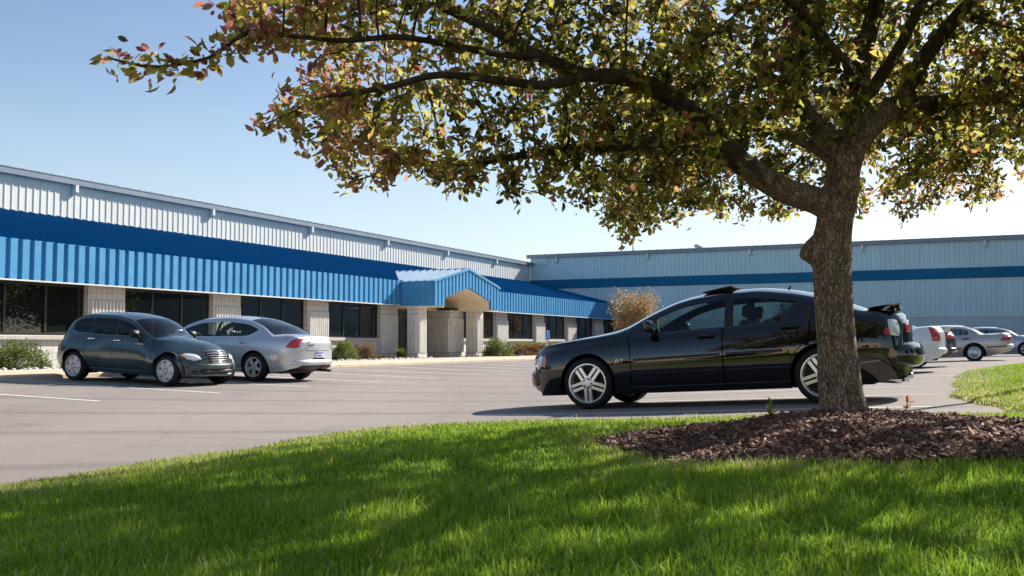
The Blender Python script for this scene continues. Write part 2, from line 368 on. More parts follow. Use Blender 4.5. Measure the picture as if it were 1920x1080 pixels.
M['white'] = plain('white_plate', (.78, .79, .80), .4, var=.05, scale=8)
M['galv'] = plain('galvanised_steel', (.46, .47, .47), .5, .3, var=.15, scale=12)
M['signblue'] = plain('sign_blue', (.02, .24, .68), .45, var=.06, scale=4)
M['stone'] = plain('river_stone', (.52, .50, .47), .85, var=.35, scale=4)
M['flute'] = plain('fluted_block', (.73, .71, .675), .9, var=.10, scale=3, bmp=.4, bscale=60)
M['canopy'] = plain('canopy_roof_metal', (.20, .31, .44), .75, var=.06, scale=1, spec=.25)
M['wheel_alloy'] = plain('polished_wheel', (.80, .81, .83), .24, .55, var=.04, scale=6)
M['bark_dark'] = plain('dark_limb_bark', (.085, .062, .046), .95, var=.45, scale=14, spec=.15, bmp=.8, bscale=45)
# ------------------------------------------------------------------ ground, lot, walk, lawn
def sheet(name, ss, ds, zf, mat, kind='structure'):
    """a grid sheet in s, d with height zf(s, d)"""
    S, D = np.meshgrid(ss, ds, indexing='ij'); P = W0.x + US.x * S + ND.x * D, W0.y + US.y * S + ND.y * D
    V = np.stack([P[0], P[1], zf(S, D)], -1).reshape(-1, 3); a, b = len(ss), len(ds)
    i, j = np.meshgrid(np.arange(a - 1), np.arange(b - 1), indexing='ij'); k = (i * b + j).ravel()
    o = np_mesh(name, V, [np.stack([k, k + 1, k + b + 1, k + b], -1)[:, ::-1]], mat, smooth_=True)
    return tag(o, kind=kind)
sheet('ground', np.linspace(-900, 1500, 12), np.linspace(-900, 900, 12), lambda s, d: 0 * s - .35, M['earth'])
sheet('parking_lot', np.linspace(-30, 75, 22), np.concatenate([np.linspace(-12, 5.96, 4), np.linspace(6, 30, 49), np.linspace(32, 75, 8)]), lambda s, d: lotz(d), M['asphalt'])
# lawn: one height field that dives under the asphalt along its edge
xs = np.concatenate([np.arange(-16, -6, .5), np.arange(-6, 10, .1), np.arange(10, 32, .4)]); ys = np.concatenate([np.arange(-14, 1, .6), np.arange(1, 13, .1), np.arange(13, 46, .4)])
X, Y = np.meshgrid(xs, ys, indexing='ij'); S_, D_ = SD(X, Y); Q = lawn_sd(S_, D_); Z = lawnz(X, Y)
V = np.stack([X, Y, Z], -1).reshape(-1, 3); nb = len(ys); i, j = np.meshgrid(np.arange(len(xs) - 1), np.arange(nb - 1), indexing='ij'); k = (i * nb + j).ravel()
F = np.stack([k, k + nb, k + nb + 1, k + 1], -1); keep = (Q.ravel()[F] > -.45).any(1) & (D_.ravel()[F] < 32).all(1)
tag(np_mesh('lawn', V, [F[keep]], M['soil'], smooth_=True), kind='structure')
# verge and street behind the eye (seen in the paintwork)
sheet('verge', np.linspace(-75, -30, 10), np.linspace(-40, 75, 12), lambda s, d: lotz(np.full_like(d, 18.)) + 0 * s - .06, M['soil'])
sheet('street', np.linspace(-50, -41, 6), np.linspace(-40, 75, 12), lambda s, d: 0 * s + .25, M['concrete'])
sheet('verge', np.linspace(-30, 75, 12), np.linspace(33, 70, 8), lambda s, d: lotz(d) + .06, M['soil'])
def walk():
    m = MB(); h0 = .02
    ss = [-30, -20, -10, 0, 10, 20, 30, 36, 50.5]
    for a, b in zip(ss[:-1], ss[1:]): m.box(a + .004, b - .004, -5.86, -2.42, -.3, h0)
    return m
wk = walk().build('walkway', M['concrete']); wk.matrix_world = Matrix.Translation((W0.x, W0.y, BASE)) @ Matrix.Rotation(RZ, 4, 'Z'); tag(wk, kind='structure')
m = MB()
for a in np.arange(-30, 50, 3.05): m.prism([(-6.0, -.3), (-6.0, .0), (-5.965, .03), (-5.87, .034), (-5.865, -.3)], 'x', a + .006, a + 3.04)
kb = m.build('kerb', M['concrete']); kb.matrix_world = wk.matrix_world; tag(kb, kind='structure')
m = MB(); m.box(-30, 26, -2.415, .1, -.3, -.01); m.box(26, 50.5, -3.4, -2.425, -.3, .05); m.box(26, 50.5, -2.42, .1, -.3, -.01)
pb = m.build('planting_bed', M['bed']); pb.matrix_world = wk.matrix_world; tag(pb, kind='structure')
# painted stall lines, each a sheet 4 mm over the asphalt
def stripe(pts, w=.10):
    V = []; n = len(pts)
    for i, (s, d) in enumerate(pts):
        p = XY(s, d); q = XY(*pts[min(i + 1, n - 1)]) - XY(*pts[max(i - 1, 0)]); q.normalize(); t = Vector((-q.y, q.x)) * w / 2
        z = float(lotz(d)) + .004; V += [(p.x + t.x, p.y + t.y, z), (p.x - t.x, p.y - t.y, z)]
    return V, [(2 * i, 2 * i + 1, 2 * i + 3, 2 * i + 2) for i in range(n - 1)]
m = MB()
for s in [-13.5, -10.8] + [-8.1 + 2.72 * i for i in range(21)]:
    if 19.5 < s < 25: continue
    m.add(*stripe([(s, d) for d in np.linspace(6.05, 11.75, 8)]))
for s in [-8.05 + 2.75 * i for i in range(8)]:
    m.add(*stripe([(s, d) for d in np.linspace(18.5, 23.9, 10)]))
for s in (16.6, 19.3, 22.1, 24.8): m.add(*stripe([(s, d) for d in np.linspace(18.5, 24.2, 10)]))
tag(m.build('parking_lines', M['line'], uv=False), kind='structure')

# ------------------------------------------------------------------ office building (x = s, y = -d, z = h)
office = empty('office_building', (W0.x, W0.y, BASE), RZ, 'long low office building with ribbed blue metal awning and grey wall above', 'building')
SOF, FT = 2.44, 3.56
bays = [(-14.3, -10.3), (-8.9, -4.9), (-2.05 - 1.45, 1.92), (3.35, 7.32), (8.77, 12.75), (14.2, 18.19), (25.3, 30.15), (31.7, 35.63), (37.13, 40.93), (42.59, 46.26), (48.07, 51.0)]
bays[2] = (-3.46, 1.92)
m = MB(); m.box(-22, 19.66, .12, .35, 0, .80); m.box(25.3, 51, .12, .35, 0, .80)
m.box(-22, 19.66, .55, .75, 0, 2.9); m.box(25.3, 51, .55, .75, 0, 2.9)          # dark inner wall is behind the panes
m.build('wall', M['block'], office)
def fluted(m, x0, x1, y, z0, z1, p=.1335, w=.072, dp=.10, axis='x', sgn=-1):
    n = int((x1 - x0 - .03) / p); off = (x1 - x0 - (n - 1) * p) / 2
    for i in range(n):
        c = x0 + off + i * p
        poly = [(c - w / 2, y), (c - w / 2 + .012, y + sgn * dp), (c + w / 2 - .012, y + sgn * dp), (c + w / 2, y)]
        if axis == 'x': m.prism(poly, 'z', z0, z1)
        else: m.prism([(b, a) for a, b in poly], 'z', z0, z1)
edges = [(-10.3, -8.9), (-4.9, -3.46), (1.92, 3.35), (7.32, 8.77), (12.75, 14.2), (18.19, 19.66), (30.15, 31.7), (35.63, 37.13), (40.93, 42.59), (46.26, 48.07)]
for a, b in edges:
    m = MB(); m.box(a, b, -.02, .5, 0, SOF + .1); p = m.build('pillar', M['block'], office); m = MB(); fluted(m, a, b, -.021, .24, 1.98); m.build('flutes', M['flute'], p)
for a, b in bays:
    f = MB(); y = .16; f.box(a, b, y, y + .09, .93, 1.0); f.box(a, b, y, y + .09, SOF - .06, SOF + .1); n = 3 if b - a < 4.5 else 4
    f.box(a, a + .07, y, y + .09, 1.0, SOF - .06); f.box(b - .07, b, y, y + .09, 1.0, SOF - .06)
    for i in range(1, n): c = a + (b - a) * i / n; f.box(c - .035, c + .035, y - .01, y + .09, 1.0, SOF - .06)
    w = f.build('window', M['frame'], office)
    g = MB()
    for i in range(n): c0, c1 = a + (b - a) * i / n + .036, a + (b - a) * (i + 1) / n - .036; g.box(c0, c1, y + .03, y + .05, 1.0, SOF - .06)
    g.build('pane', M['window'], w)
    s = MB(); s.prism([(.0, .80), (.0, .90), (.03, .925), (.25, .925), (.25, .80)], 'x', a - .0, b + .0); s.build('sill', M['sill'], w)
# upper wall with ribs, gutter, roof
def ribwall(m, x0, x1, y, z0, z1, p=.305, dp=.026, w0=.085, w1=.04, mi=0):
    xs = [x0]; prof = [(x0, y)]
    x = x0 + p / 2
    while x + w0 / 2 < x1:
        prof += [(x - w0 / 2, y), (x - w1 / 2, y - dp), (x + w1 / 2, y - dp), (x + w0 / 2, y)]; x += p
    prof.append((x1, y)); n = len(prof)
    m.add([(a, b, z0) for a, b in prof] + [(a, b, z1) for a, b in prof], [(i, i + 1, n + i + 1, n + i) for i in range(n - 1)], mi)
YU, ZU = 7.1, 7.02
m = MB(); ribwall(m, -22, 51, YU, 5.5, ZU - .18); m.box(-22, 51, YU + .01, YU + .3, 5.3, ZU - .1); m.build('upper_wall', M['panel'], office)
m = MB(); m.box(-22, 51.0, YU - .24, YU + .02, ZU - .22, ZU); m.box(-22, 51.0, YU - .26, YU + .02, ZU + .001, ZU + .03); m.build('gutter', M['gutter'], office)
m = MB(); m.quad((-22, YU - .1, ZU + .03), (51, YU - .1, ZU + .03), (51, YU + 16, ZU + .55), (-22, YU + 16, ZU + .55))
for x in np.arange(-21.8, 51, .61): m.prism([(x - .03, ZU + .02), (x - .012, ZU + .075), (x + .012, ZU + .075), (x + .03, ZU + .02)], 'y', YU - .2, YU + 4)
m.build('upper_roof', M['trimw'], office)
m = MB(); m.box(-22, 51, YU - .05, YU + .0, 5.44, 5.50); m.build('flashing', M['trimw'], office)
for x in (-7.6, -.2, 7.33, 14.87, 22.3, 29.7, 37.1, 44.5):
    m = MB(); m.prism([(YU - .24, ZU - .22), (YU - .24, ZU - .50), (YU - .16, ZU - .60), (YU - .04, ZU - .60), (YU - .04, ZU - .22)], 'x', x - .07, x + .07)
    m.build('downspout', M['panel'], office)
# blue standing-seam roof
y0, z0, y1, z1 = -.46, FT - .01, YU - .02, 5.50
m = MB(); m.quad((-22, y0, z0), (51, y0, z0), (51, y1, z1), (-22, y1, z1)); sl = (z1 - z0) / (y1 - y0)
for x in np.arange(-21.8, 51, .40):
    m.add([(x + dx, yy, zz + dz) for yy, zz in ((y0 - .02, z0 - .006), (y1, z1)) for dx, dz in ((-.016, -.01), (-.010, .055), (.010, .055), (.016, -.01))],
          [(0, 1, 5, 4), (1, 2, 6, 5), (2, 3, 7, 6), (0, 3, 2, 1)])
m.build('roof', M['roof'], office)
# ribbed fascia: raised pans with real returns
def boxrib(m, x0, x1, y, zf0, zf1, p=.3765, duty=.64, dp=.10, t=.012):
    """pans proud of a backing plane; zf0/zf1 give the lower and upper edge at x"""
    m.add([(x0, y, zf0(x0)), (x1, y, zf0(x1)), (x1, y, zf1(x1)), (x0, y, zf1(x0))], [(0, 1, 2, 3)])
    n = int((x1 - x0) / p + .5); off = ((x1 - x0) - (n - 1) * p) / 2
    for i in range(n):
        c = x0 + off + i * p; a, b = max(x0, c - p * duty / 2), min(x1, c + p * duty / 2); e = .012
        L0, L1, H0, H1 = zf0(a), zf0(b), zf1(a) + .015, zf1(b) + .015
        m.add([(a, y, L0), (a + e, y - dp, L0), (b - e, y - dp, L1), (b, y, L1), (a, y, H0), (a + e, y - dp, H0), (b - e, y - dp, H1), (b, y, H1)],
              [(0, 1, 5, 4), (1, 2, 6, 5), (2, 3, 7, 6), (4, 5, 6, 7), (0, 3, 2, 1)])
K0, K1 = (lambda x: SOF + .02), (lambda x: FT)
m = MB(); boxrib(m, -22, 19.2, -.41, K0, K1); m.build('fascia', M['blue'], office)
m = MB(); boxrib(m, 25.82, 51, -.41, K0, K1); m.build('fascia', M['blue'], office)
m = MB(); m.box(-22, 19.11, -.535, -.44, SOF - .025, SOF + .018); m.box(25.92, 51, -.535, -.44, SOF - .025, SOF + .018); m.build('drip_trim', M['trimw'], office)
m = MB(); m.box(-22, 51, -.438, .6, SOF + .02, SOF + .05); m.build('soffit', M['frame'], office)
# entrance canopy
can = child_empty('entrance_canopy', office)
cx, ca, cb, cy = 22.51, 19.12, 25.90, -2.2; AP = 4.25
def gtop(x): return FT - .02 + (AP - FT) * (1 - abs(x - cx) / (cx - ca))
def gbot(x):
    if x < 20.15 or x > 24.9: return SOF - .04
    return 2.80 + (3.38 - 2.80) * (1 - abs(x - cx) / (cx - 20.15))
m = MB()
for a, b in ((ca, 20.15), (20.151, cx), (cx + .001, 24.899), (24.9, cb)):
    boxrib(m, a, b, cy, (lambda x, a=a, b=b: gbot(min(max(x, a + .0005), b - .0005))), gtop, p=.34)
m.build('gable_face', M['blue'], can)
for X0, sg in ((ca, -1), (cb, 1)):          # side faces
    m = MB(); m.quad((X0, cy, SOF - .04), (X0, cy, FT - .02), (X0, -.40, FT - .02), (X0, -.40, SOF - .04))
    for yy in np.arange(cy + .05, -.5, .34): m.prism([(X0, yy), (X0 + sg * .03, yy + .015), (X0 + sg * .03, yy + .185), (X0, yy + .2)], 'z', SOF - .04, FT - .02)
    m.build('side_face', M['blue'], can)
m = MB(); yb = 1.9
def rz_at(y): return z0 + sl * (y - y0)
for sg in (-1, 1):
    ex = cx + sg * (cx - ca + .08); ye = y0 + .02
    A, B_, D1, E = (ex, cy - .1, FT - .04), (cx, cy - .1, AP + .02), (cx, yb, AP + .02), (ex, ye, FT - .04)
    m.add([A, B_, D1, E], [(0, 1, 2, 3) if sg < 0 else (3, 2, 1, 0)])
    for yy in np.arange(cy - .08, yb, .40):   # seams run from eave to ridge
        t0 = 0 if yy < ye else (yy - ye) / (yb - ye)
        p0 = Vector((ex + (cx - ex) * t0, yy, FT - .04 + (AP + .06 - FT) * t0)); p1 = Vector((cx, yy, AP + .02))
        m.add([p0 + Vector((0, -.035, 0)), p0 + Vector((0, 0, .085)), p0 + Vector((0, .035, 0)), p1 + Vector((0, -.035, 0)), p1 + Vector((0, 0, .085)), p1 + Vector((0, .035, 0))], [(0, 1, 4, 3), (1, 2, 5, 4), (0, 2, 1)])
m.build('canopy_roof', M['canopy'], can)
m = MB()
for sg in (-1, 1):                            # rake and ridge trim
    ex = cx + sg * (cx - ca + .1)
    m.add([(ex, cy - .14, FT - .10), (ex, cy - .14, FT - .01), (cx, cy - .14, AP + .07), (cx, cy - .14, AP - .03), (ex, cy - .09, FT - .10), (ex, cy - .09, FT - .01), (cx, cy - .09, AP + .07), (cx, cy - .09, AP - .03)],
          [(0, 1, 2, 3), (4, 7, 6, 5), (1, 5, 6, 2), (0, 3, 7, 4), (0, 4, 5, 1)])
m.prism([(cx - .09, AP + .03), (cx, AP + .095), (cx + .09, AP + .03)], 'y', cy - .13, yb); m.build('rake_trim', M['blue'], can)
m = MB()                                      # cream vault and soffits
zz = [(20.15, SOF - .06), (20.15, 2.80), (cx, 3.37), (24.9, 2.80), (24.9, SOF - .06)]
for (a, za), (b, zb) in zip(zz[:-1], zz[1:]): m.quad((a, cy + .005, za), (b, cy + .005, zb), (b, .3, zb), (a, .3, za))
m.quad((20.15, .3, SOF - .06), (20.15, .3, 2.8), (24.9, .3, 2.8), (24.9, .3, SOF - .06)); m.add([(20.15, .3, 2.8), (cx, .3, 3.37), (24.9, .3, 2.8)], [(0, 1, 2)])
m.box(ca, 20.149, cy, .3, SOF - .09, SOF - .045); m.box(24.901, cb, cy, .3, SOF - .09, SOF - .045); m.box(19.66, 25.3, .301, 1.2, SOF - .09, SOF - .045)
m.build('soffit', M['cream'], can)
for a in (19.2, 25.02):
    m = MB(); m.box(a, a + .8, -1.40, -.82, .24, SOF - .09); m.box(a - .012, a + .812, -1.415, -.805, 0, .24)
    m.build('post', M['block'], can)
    m = MB(); fluted(m, a, a + .8, -1.40, .24, 2.0, p=.115, w=.06, dp=.05); fluted(m, -1.40, -.82, a, .24, 2.0, p=.115, w=.06, dp=.05, axis='y'); m.build('post_flutes', M['flute'], can)
# recessed entry: fluted pier, dark storefront
m = MB(); m.box(23.9, 25.3, -.5, 1.2, .0, SOF - .09); p = m.build('entry_pier', M['block'], office); m = MB(); fluted(m, 23.9, 25.3, -.5, .24, 1.95, p=.115, w=.06); fluted(m, -.5, .8, 23.9, .24, 1.95, p=.115, w=.06, axis='y'); m.build('flutes', M['flute'], p)
m = MB(); y = .82
for a, b in ((19.66, 19.74), (21.0, 21.08), (22.4, 22.48), (23.82, 23.9)): m.box(a, b, y, y + .1, 0, SOF - .09)
m.box(19.74, 23.82, y + .005, y + .095, 2.1, 2.18)
st = m.build('entrance_door', M['frame'], office); g = MB(); g.box(19.74, 23.82, y + .04, y + .06, .05, SOF - .1); g.build('pane', M['window'], st)
h = MB(); h.tube([(22.3, y - .06, .9), (22.3, y - .06, 1.35)], .016); h.build('handle', M['chrome'], st)

# ------------------------------------------------------------------ warehouse beyond (front faces the eye, plane s = 51)
ware = empty('warehouse', (W0.x, W0.y, BASE), RZ, 'tall grey metal warehouse with a dark blue band behind the parked cars', 'building')
def ribwall_s(m, s, d0, d1, z0, z1, p=.305, dp=.035, w0=.10, w1=.05):
    prof = [(d0, s)]; x = d0 + p / 2; k = 0
    while x + w0 / 2 < d1: prof += [(x - w0 / 2, s), (x - w1 / 2, s - dp), (x + w1 / 2, s - dp), (x + w0 / 2, s)]; x += p
    prof.append((d1, s)); n = len(prof)
    m.add([(b, -a, z0) for a, b in prof] + [(b, -a, z1) for a, b in prof], [(i, i + 1, n + i + 1, n + i)[::-1] for i in range(n - 1)])
SB = 51.02
m = MB(); ribwall_s(m, SB, -7.1, 62, 5.66, 7.45); ribwall_s(m, SB, -7.1, 62, 2.50, 4.86); m.box(SB + .01, 90, -62, 7.1, 0, 7.5); m.build('wall_panels', M['panel_b'], ware)
m = MB(); m.box(SB - .045, SB + .005, -62, 7.1, 4.93, 5.655); m.build('blue_band', M['stripe'], ware)
m = MB(); m.box(SB - .06, SB + .005, -62, 7.1, 4.862, 4.925); m.box(SB - .06, SB + .005, -62, 7.1, 2.44, 2.495); m.build('band_trim', M['trimw'], ware)
m = MB()
m.box(SB - .02, SB + .004, -62, 7.1, 1.82, 2.435)
for d in np.arange(-7.0, 62, .2): m.box(SB - .06, SB + .003, -d - .13, -d, .0, 1.815)
m.build('base_wall', M['ribbed'], ware)
m = MB(); m.box(SB - .26, SB + .02, -62, 7.35, 7.40, 7.64); m.box(SB - .28, SB + .02, -62, 7.38, 7.642, 7.67)
m.build('gutter', M['gutter'], ware)
m = MB(); m.quad((SB - .1, 7.1, 7.66), (SB - .1, -62, 7.66), (90, -62, 9.0), (90, 7.1, 9.0))
for d in np.arange(-7, 62, .61): m.box(SB - .285, SB - .1, -d - .02, -d + .02, 7.67, 7.70)
m.build('roof', M['gutter'], ware)
for d in (-4.8, 2.6, 10.2, 17.85, 25.4, 33, 40.6, 48.2):
    m = MB(); m.prism([(SB - .26, 7.40), (SB - .26, 7.08), (SB - .16, 6.92), (SB - .045, 6.92), (SB - .045, 7.40)], 'y', -d - .07, -d + .07); m.build('downspout', M['panel'], ware)
m = MB(); m.tube([(54, .5, 7.5), (54, .5, 8.65), (54, .46, 8.78), (54, .32, 8.84), (54, .12, 8.82), (54, .04, 8.66)], .04, 8); m.build('vent_pipe', M['dark'], ware)
m = MB(); m.tube([(54, -.45, 7.5), (54, -.45, 8.62)], .045, 8); m.build('vent_pipe', M['dark'], ware)
m = MB(); m.lathe([(.16, 0), (.16, .34), (.27, .38), (.25, .50), (.05, .58), (0, .58)], Matrix.Translation((54, -5.6, 7.72)), 14); m.tube([(54, -5.75, 8.0), (53.9, -6.05, 8.05)], .07, 8); m.build('roof_vent', M['panel'], ware)
# the wall's end over the office roof keeps a thin wire conduit
m = MB(); m.tube([(SB - .06, 6.9, 6.95), (SB - .07, 6.3, 6.8), (SB - .07, 5.6, 6.93), (SB - .07, 5.5, 7.38)], .012, 5); m.build('conduit', M['dark'], ware)

# pale block added outside the frame for its light reflection in the black paint
nb_ = empty('reflection_building', (*XY(-62, 14), .1), RZ, 'long pale low building added outside the frame to reflect in the black car', 'building')
m = MB(); m.box(-8, 0, -40, 50, 0, 8.6); m.build('wall', M['concrete'], nb_); m = MB(); m.box(-8.3, .3, -40.3, 50.3, 8.6, 9.0); m.build('roof', M['gutter'], nb_)
for i in range(7): m = MB(); m.box(-.02, .05, -34 + i * 12, -28 + i * 12, 1.2, 3.2); m.build('window', M['window'], nb_)
# ------------------------------------------------------------------ cars
# t runs from the nose to the tail; car axes: x forward, y left, z up, origin on the ground mid-wheelbase
PROF = T([(0, .895), (.15, .938), (.35, .984), (.5, 1.0), (.64, .994), (.8, .968), (.92, .928), (1, .87)])
AL = [0, .05, .105, .12, .135, .22, .34, .46, .56, .66, .76, .84, .90, .95, 1.0]
CL = [.05, .11, .25, .45, .7, 1.0]
class Car:
    def __init__(c, sp, root, mats):
        c.sp, c.root, c.m = sp, root, mats; c.L = sp['L']; c.xm = (sp['ax'][0] + sp['ax'][1]) / 2
        g = lambda k, t: pch(sp[k][0], sp[k][1], t)
        L = c.L; Ra = sp['Ra']; ts = list(np.arange(.03, L, .055))
        for ta in sp['ax']:
            ts = [t for t in ts if abs(t - ta) > Ra + .03]
            for k in range(25): ts.append(ta - Ra * math.cos(math.pi * k / 24))
            ts += [ta - Ra - .004, ta + Ra + .004]
        for l in sp['lines']:
            ts = [t for t in ts if abs(t - l) > .022 or any(abs(abs(t - a) - Ra) < .02 for a in sp['ax'])]; ts += [l - .007, l, l + .007]
        for w in sp['win']:
            for e in w: ts = [t for t in ts if abs(t - e) > .018 or any(abs(t - l) < .009 for l in sp['lines'])]; ts.append(e)
        ts = sorted(set([0.0, L] + [round(t, 4) for t in ts if 0 < t < L])); c.ts = ts
        rows = []                                   # rows[i] = half ring of station i
        caps = [(.99, .008), (.95, .018), (.87, .026), (.74, .032), (.5, .036), (.0, .037)]
        def section(t):
            zs, ws, zb, wr, zr, cr, fl = [float(g(k, t)) for k in ('zs', 'ws', 'zb', 'wr', 'zr', 'cr', 'fl')]
            zr = max(zr, zs + .012)
            for ta in sp['ax']:
                if abs(t - ta) < Ra + .0005: zb = max(zb, sp['R'] + math.sqrt(max(0, Ra * Ra - (t - ta) ** 2)) * sp.get('arch', 1.0))
            zb = min(zb, zs - .04); inl = any(abs(t - l) < .001 for l in sp['lines'])
            zb0 = min(float(g('zb', t)), zs - .04); P = []
            bow = float(g('bow', t))
            def put(y, z): P.append((t, y, z))
            a0 = float(pch(*PROF, (zb - zb0) / (zs - zb0))); put(ws * a0 - .07, zb + .012)
            for a in AL:
                aa = (zb + (zs - zb) * a - zb0) / (zs - zb0); f = float(pch(*PROF, aa)); y = ws * f + (fl * math.sin(math.pi * min(1, aa * 1.05)) ** .8 if aa < .95 else 0)
                if inl and a > .1: y -= .013
                if abs(a - .12) < .001 and sp['door'][0] < t < sp['door'][1]: y -= .010
                put(y, zb + (zs - zb) * a)
            y0 = ws * .87; H = zr - zs
            vl = float(g('vl', t)); vh = max(vl, 1 - sp['rail'] / H) if H > .03 else vl
            for b in (vl, vl + (vh - vl) * .25, vl + (vh - vl) * .5, vl + (vh - vl) * .75, vh, vh + (1 - vh) * .6, 1.0):
                y = y0 + (wr - y0) * b + sp.get('tb', .03) * math.sin(math.pi * b) * min(1, H / .3)
                if inl and H < .15: y -= .004
                put(y, zs + H * b)
            for q in CL: put(wr * (1 - q), zr + cr * (1 - (1 - q) ** 2.4))
            ymx = max(p[1] for p in P)
            e = sp.get('nb', .20) * float(smooth(.55, 0, t)) - sp.get('tlb', .15) * float(smooth(L - .5, L, t))
            return [(t - bow * (1 - min(1, (abs(y) / ymx)) ** 2) + e * min(1, (abs(y) / ymx)) ** 2.2, y, z) for (t, y, z) in P]
        S = []
        s0 = section(0.0); sL = section(L)
        def cap(s, f, dx):
            zc = .5 * (s[1][2] + s[-1][2]); ym = max(p[1] for p in s); e = sp.get('nb', .20) if dx <= 0 else -sp.get('tlb', .15)
            return [(p[0] + dx + e * ((min(1, abs(p[1]) / ym) * f) ** 2.2 - min(1, abs(p[1]) / ym) ** 2.2), p[1] * f, zc + (p[2] - zc) * f) for p in s]
        for f, dx in caps[::-1]: S.append(cap(s0, f, -dx))
        for t in ts: S.append(section(t))
        for f, dx in caps: S.append(cap(sL, f, dx))
        c.tt = [-.01] * len(caps) + ts + [L + .01] * len(caps)
        Mh = len(S[0]); V = []; X = lambda t: c.xm - t
        for s in S:
            V += [(X(t), y, z) for t, y, z in s] + [(X(t), -y, z) for t, y, z in s[-2::-1]]
        c.V = V; W = 2 * Mh - 1; c.W = W; c.Mh = Mh
        nA, nB = len(AL), 7; iA0, iA1 = 1, nA; iB = nA + 1
        cat = {}
        for i in range(len(S) - 1):
            tm = (c.tt[i] + c.tt[i + 1]) / 2
            for j in range(W - 1):
                r = j if j < Mh - 1 else W - 2 - j        # half-ring row interval [r, r+1]
                side = 'L' if j < Mh - 1 else 'R'
                key = ('body', 0)
                if r == 0: key = ('body', 1)
                elif r < nA:
                    if r >= 4 and sp['door'][0] < tm < sp['door'][1]:
                        for k, (a, b) in enumerate(sp['doors']):
                            if a < tm < b: key = ('door%d%s' % (k, side), 0)
                elif iB <= r < iB + 4:
                    for k, (a, b) in enumerate(sp['win']):
                        if a < tm < b: key = ('win%d%s' % (k, side), 0)
                    for (a, b) in sp.get('pil', []):
                        if a < tm < b: key = ('body', 2)
                elif r >= nA + nB + 1:
                    if sp['ws_t'][0] < tm < sp['ws_t'][1]: key = ('windshield', 0)
                    if sp['rw_t'][0] < tm < sp['rw_t'][1]: key = ('rear_window', 0)
                cat.setdefault(key, []).append((i * W + j, i * W + j + 1, (i + 1) * W + j + 1, (i + 1) * W + j))
            cat.setdefault(('body', 1), []).append((i * W + W - 1, i * W, (i + 1) * W, (i + 1) * W + W - 1))
        c.cat = cat
        allf = [f for k, v in cat.items() for f in v]
        c.bvh = BVHTree.FromPolygons([Vector(v) for v in V], allf)
        def mk(name, keys, mats_, ang=38):
            idx = {}; vs = []; fs = []; mi = []
            for key in keys:
                for f in cat.get(key, []):
                    ff = []
                    for v in f:
                        if v not in idx: idx[v] = len(vs); vs.append(V[v])
                        ff.append(idx[v])
                    fs.append(ff); mi.append(key[1] if len(mats_) > 1 else 0)
            if not fs: return None
            b = MB(); b.v, b.f, b.mi, b.sm = vs, fs, mi, [True] * len(fs)
            return b.build(name, mats_, root, uv=False, ang=ang)
        mk('body', [('body', 0), ('body', 1), ('body', 2)], [mats['paint'], M['black'], mats.get('pillar', M['black'])])
        c.doors = {}
        for k in range(len(sp['doors'])):
            for s in 'LR': c.doors[k, s] = mk('door', [('door%d%s' % (k, s), 0)], [mats['paint']])
        for k in range(len(sp['win'])):
            for s in 'LR': mk('side_window', [('win%d%s' % (k, s), 0)], [mats['wins'][k]])
        mk('windshield', [('windshield', 0)], [M['clear']]); mk('rear_window', [('rear_window', 0)], [mats.get('rear', M['glass'])])
        # underbody and wheel-well liners
        b = MB(); b.box(X(sp['ax'][1] + .55), X(sp['ax'][0] - .3), -sp['hw'] * .62, sp['hw'] * .62, .19, .42)
        for ta in sp['ax']:
            for sg in (-1, 1):
                prof = [(Ra + .02, 0), (Ra + .02, .30), (.02, .30)]
                b.lathe(prof, Matrix.Translation((X(ta), sg * (sp['hw'] - .07), sp['R'])) @ Matrix.Rotation(R(90) * sg, 4, 'X'), 24)
        lim = sp['R'] - .14
        b.v = [(p[0], p[1], max(p[2], lim if lim > .1 else .1)) for p in b.v]
        b.build('underbody', M['black'], root, uv=False)
        for ta in sp['ax']:
            for sg in (1, -1): c.wheel(X(ta), sg)
        if sp.get('seats', True): c.interior()
    def X(c, t): return c.xm - t
    def surf(c, view, u, v):
        """point and normal on the skin seen from a side: L/R take (t, z); F/B take (y, z); U takes (t, y)"""
        o, d = {'L': ((c.X(u), 3, v), (0, -1, 0)), 'R': ((c.X(u), -3, v), (0, 1, 0)), 'F': ((6, u, v), (-1, 0, 0)), 'B': ((-6, u, v), (1, 0, 0)), 'U': ((c.X(u), v, 4), (0, 0, -1))}[view]
        h = c.bvh.ray_cast(Vector(o), Vector(d))
        if h[0] is None or (view in 'LR' and h[0].y * d[1] > 0):
            h = c.bvh.find_nearest(Vector(o) + Vector(d) * (2.2 if view in 'LR' else 3.4))
        n = h[1]
        if n.dot(Vector(d)) > 0: n = -n
        return h[0], n
    def patch(c, name, view, poly, mat, off=.006, dome=0., parent=None, n=28, build=True, mb=None):
        """a lamp, badge or moulding: an outline laid on the skin, domed and skirted into it"""
        q = []; per = [0]
        for a, b in zip(poly, poly[1:] + poly[:1]): per.append(per[-1] + math.dist(a, b))
        for k in range(n):
            s = per[-1] * k / n; i = max(j for j in range(len(poly)) if per[j] <= s + 1e-9); a, b = poly[i], poly[(i + 1) % len(poly)]
            f = (s - per[i]) / max(1e-9, per[i + 1] - per[i]); q.append((a[0] + (b[0] - a[0]) * f, a[1] + (b[1] - a[1]) * f))
        cu, cv = sum(p[0] for p in q) / n, sum(p[1] for p in q) / n; b = mb or MB(); vs = []
        rings = [(1.0, -.02), (1.0, off * .6), (.93, off), (.65, off + dome * .6), (.33, off + dome * .95), (0.0, off + dome)]
        for r, o in rings:
            for (u, v) in q:
                p, nn = c.surf(view, cu + (u - cu) * r, cv + (v - cv) * r); nn = {'F': Vector((1, 0, 0)), 'B': Vector((-1, 0, 0))}.get(view, nn); vs.append(p + nn * o)
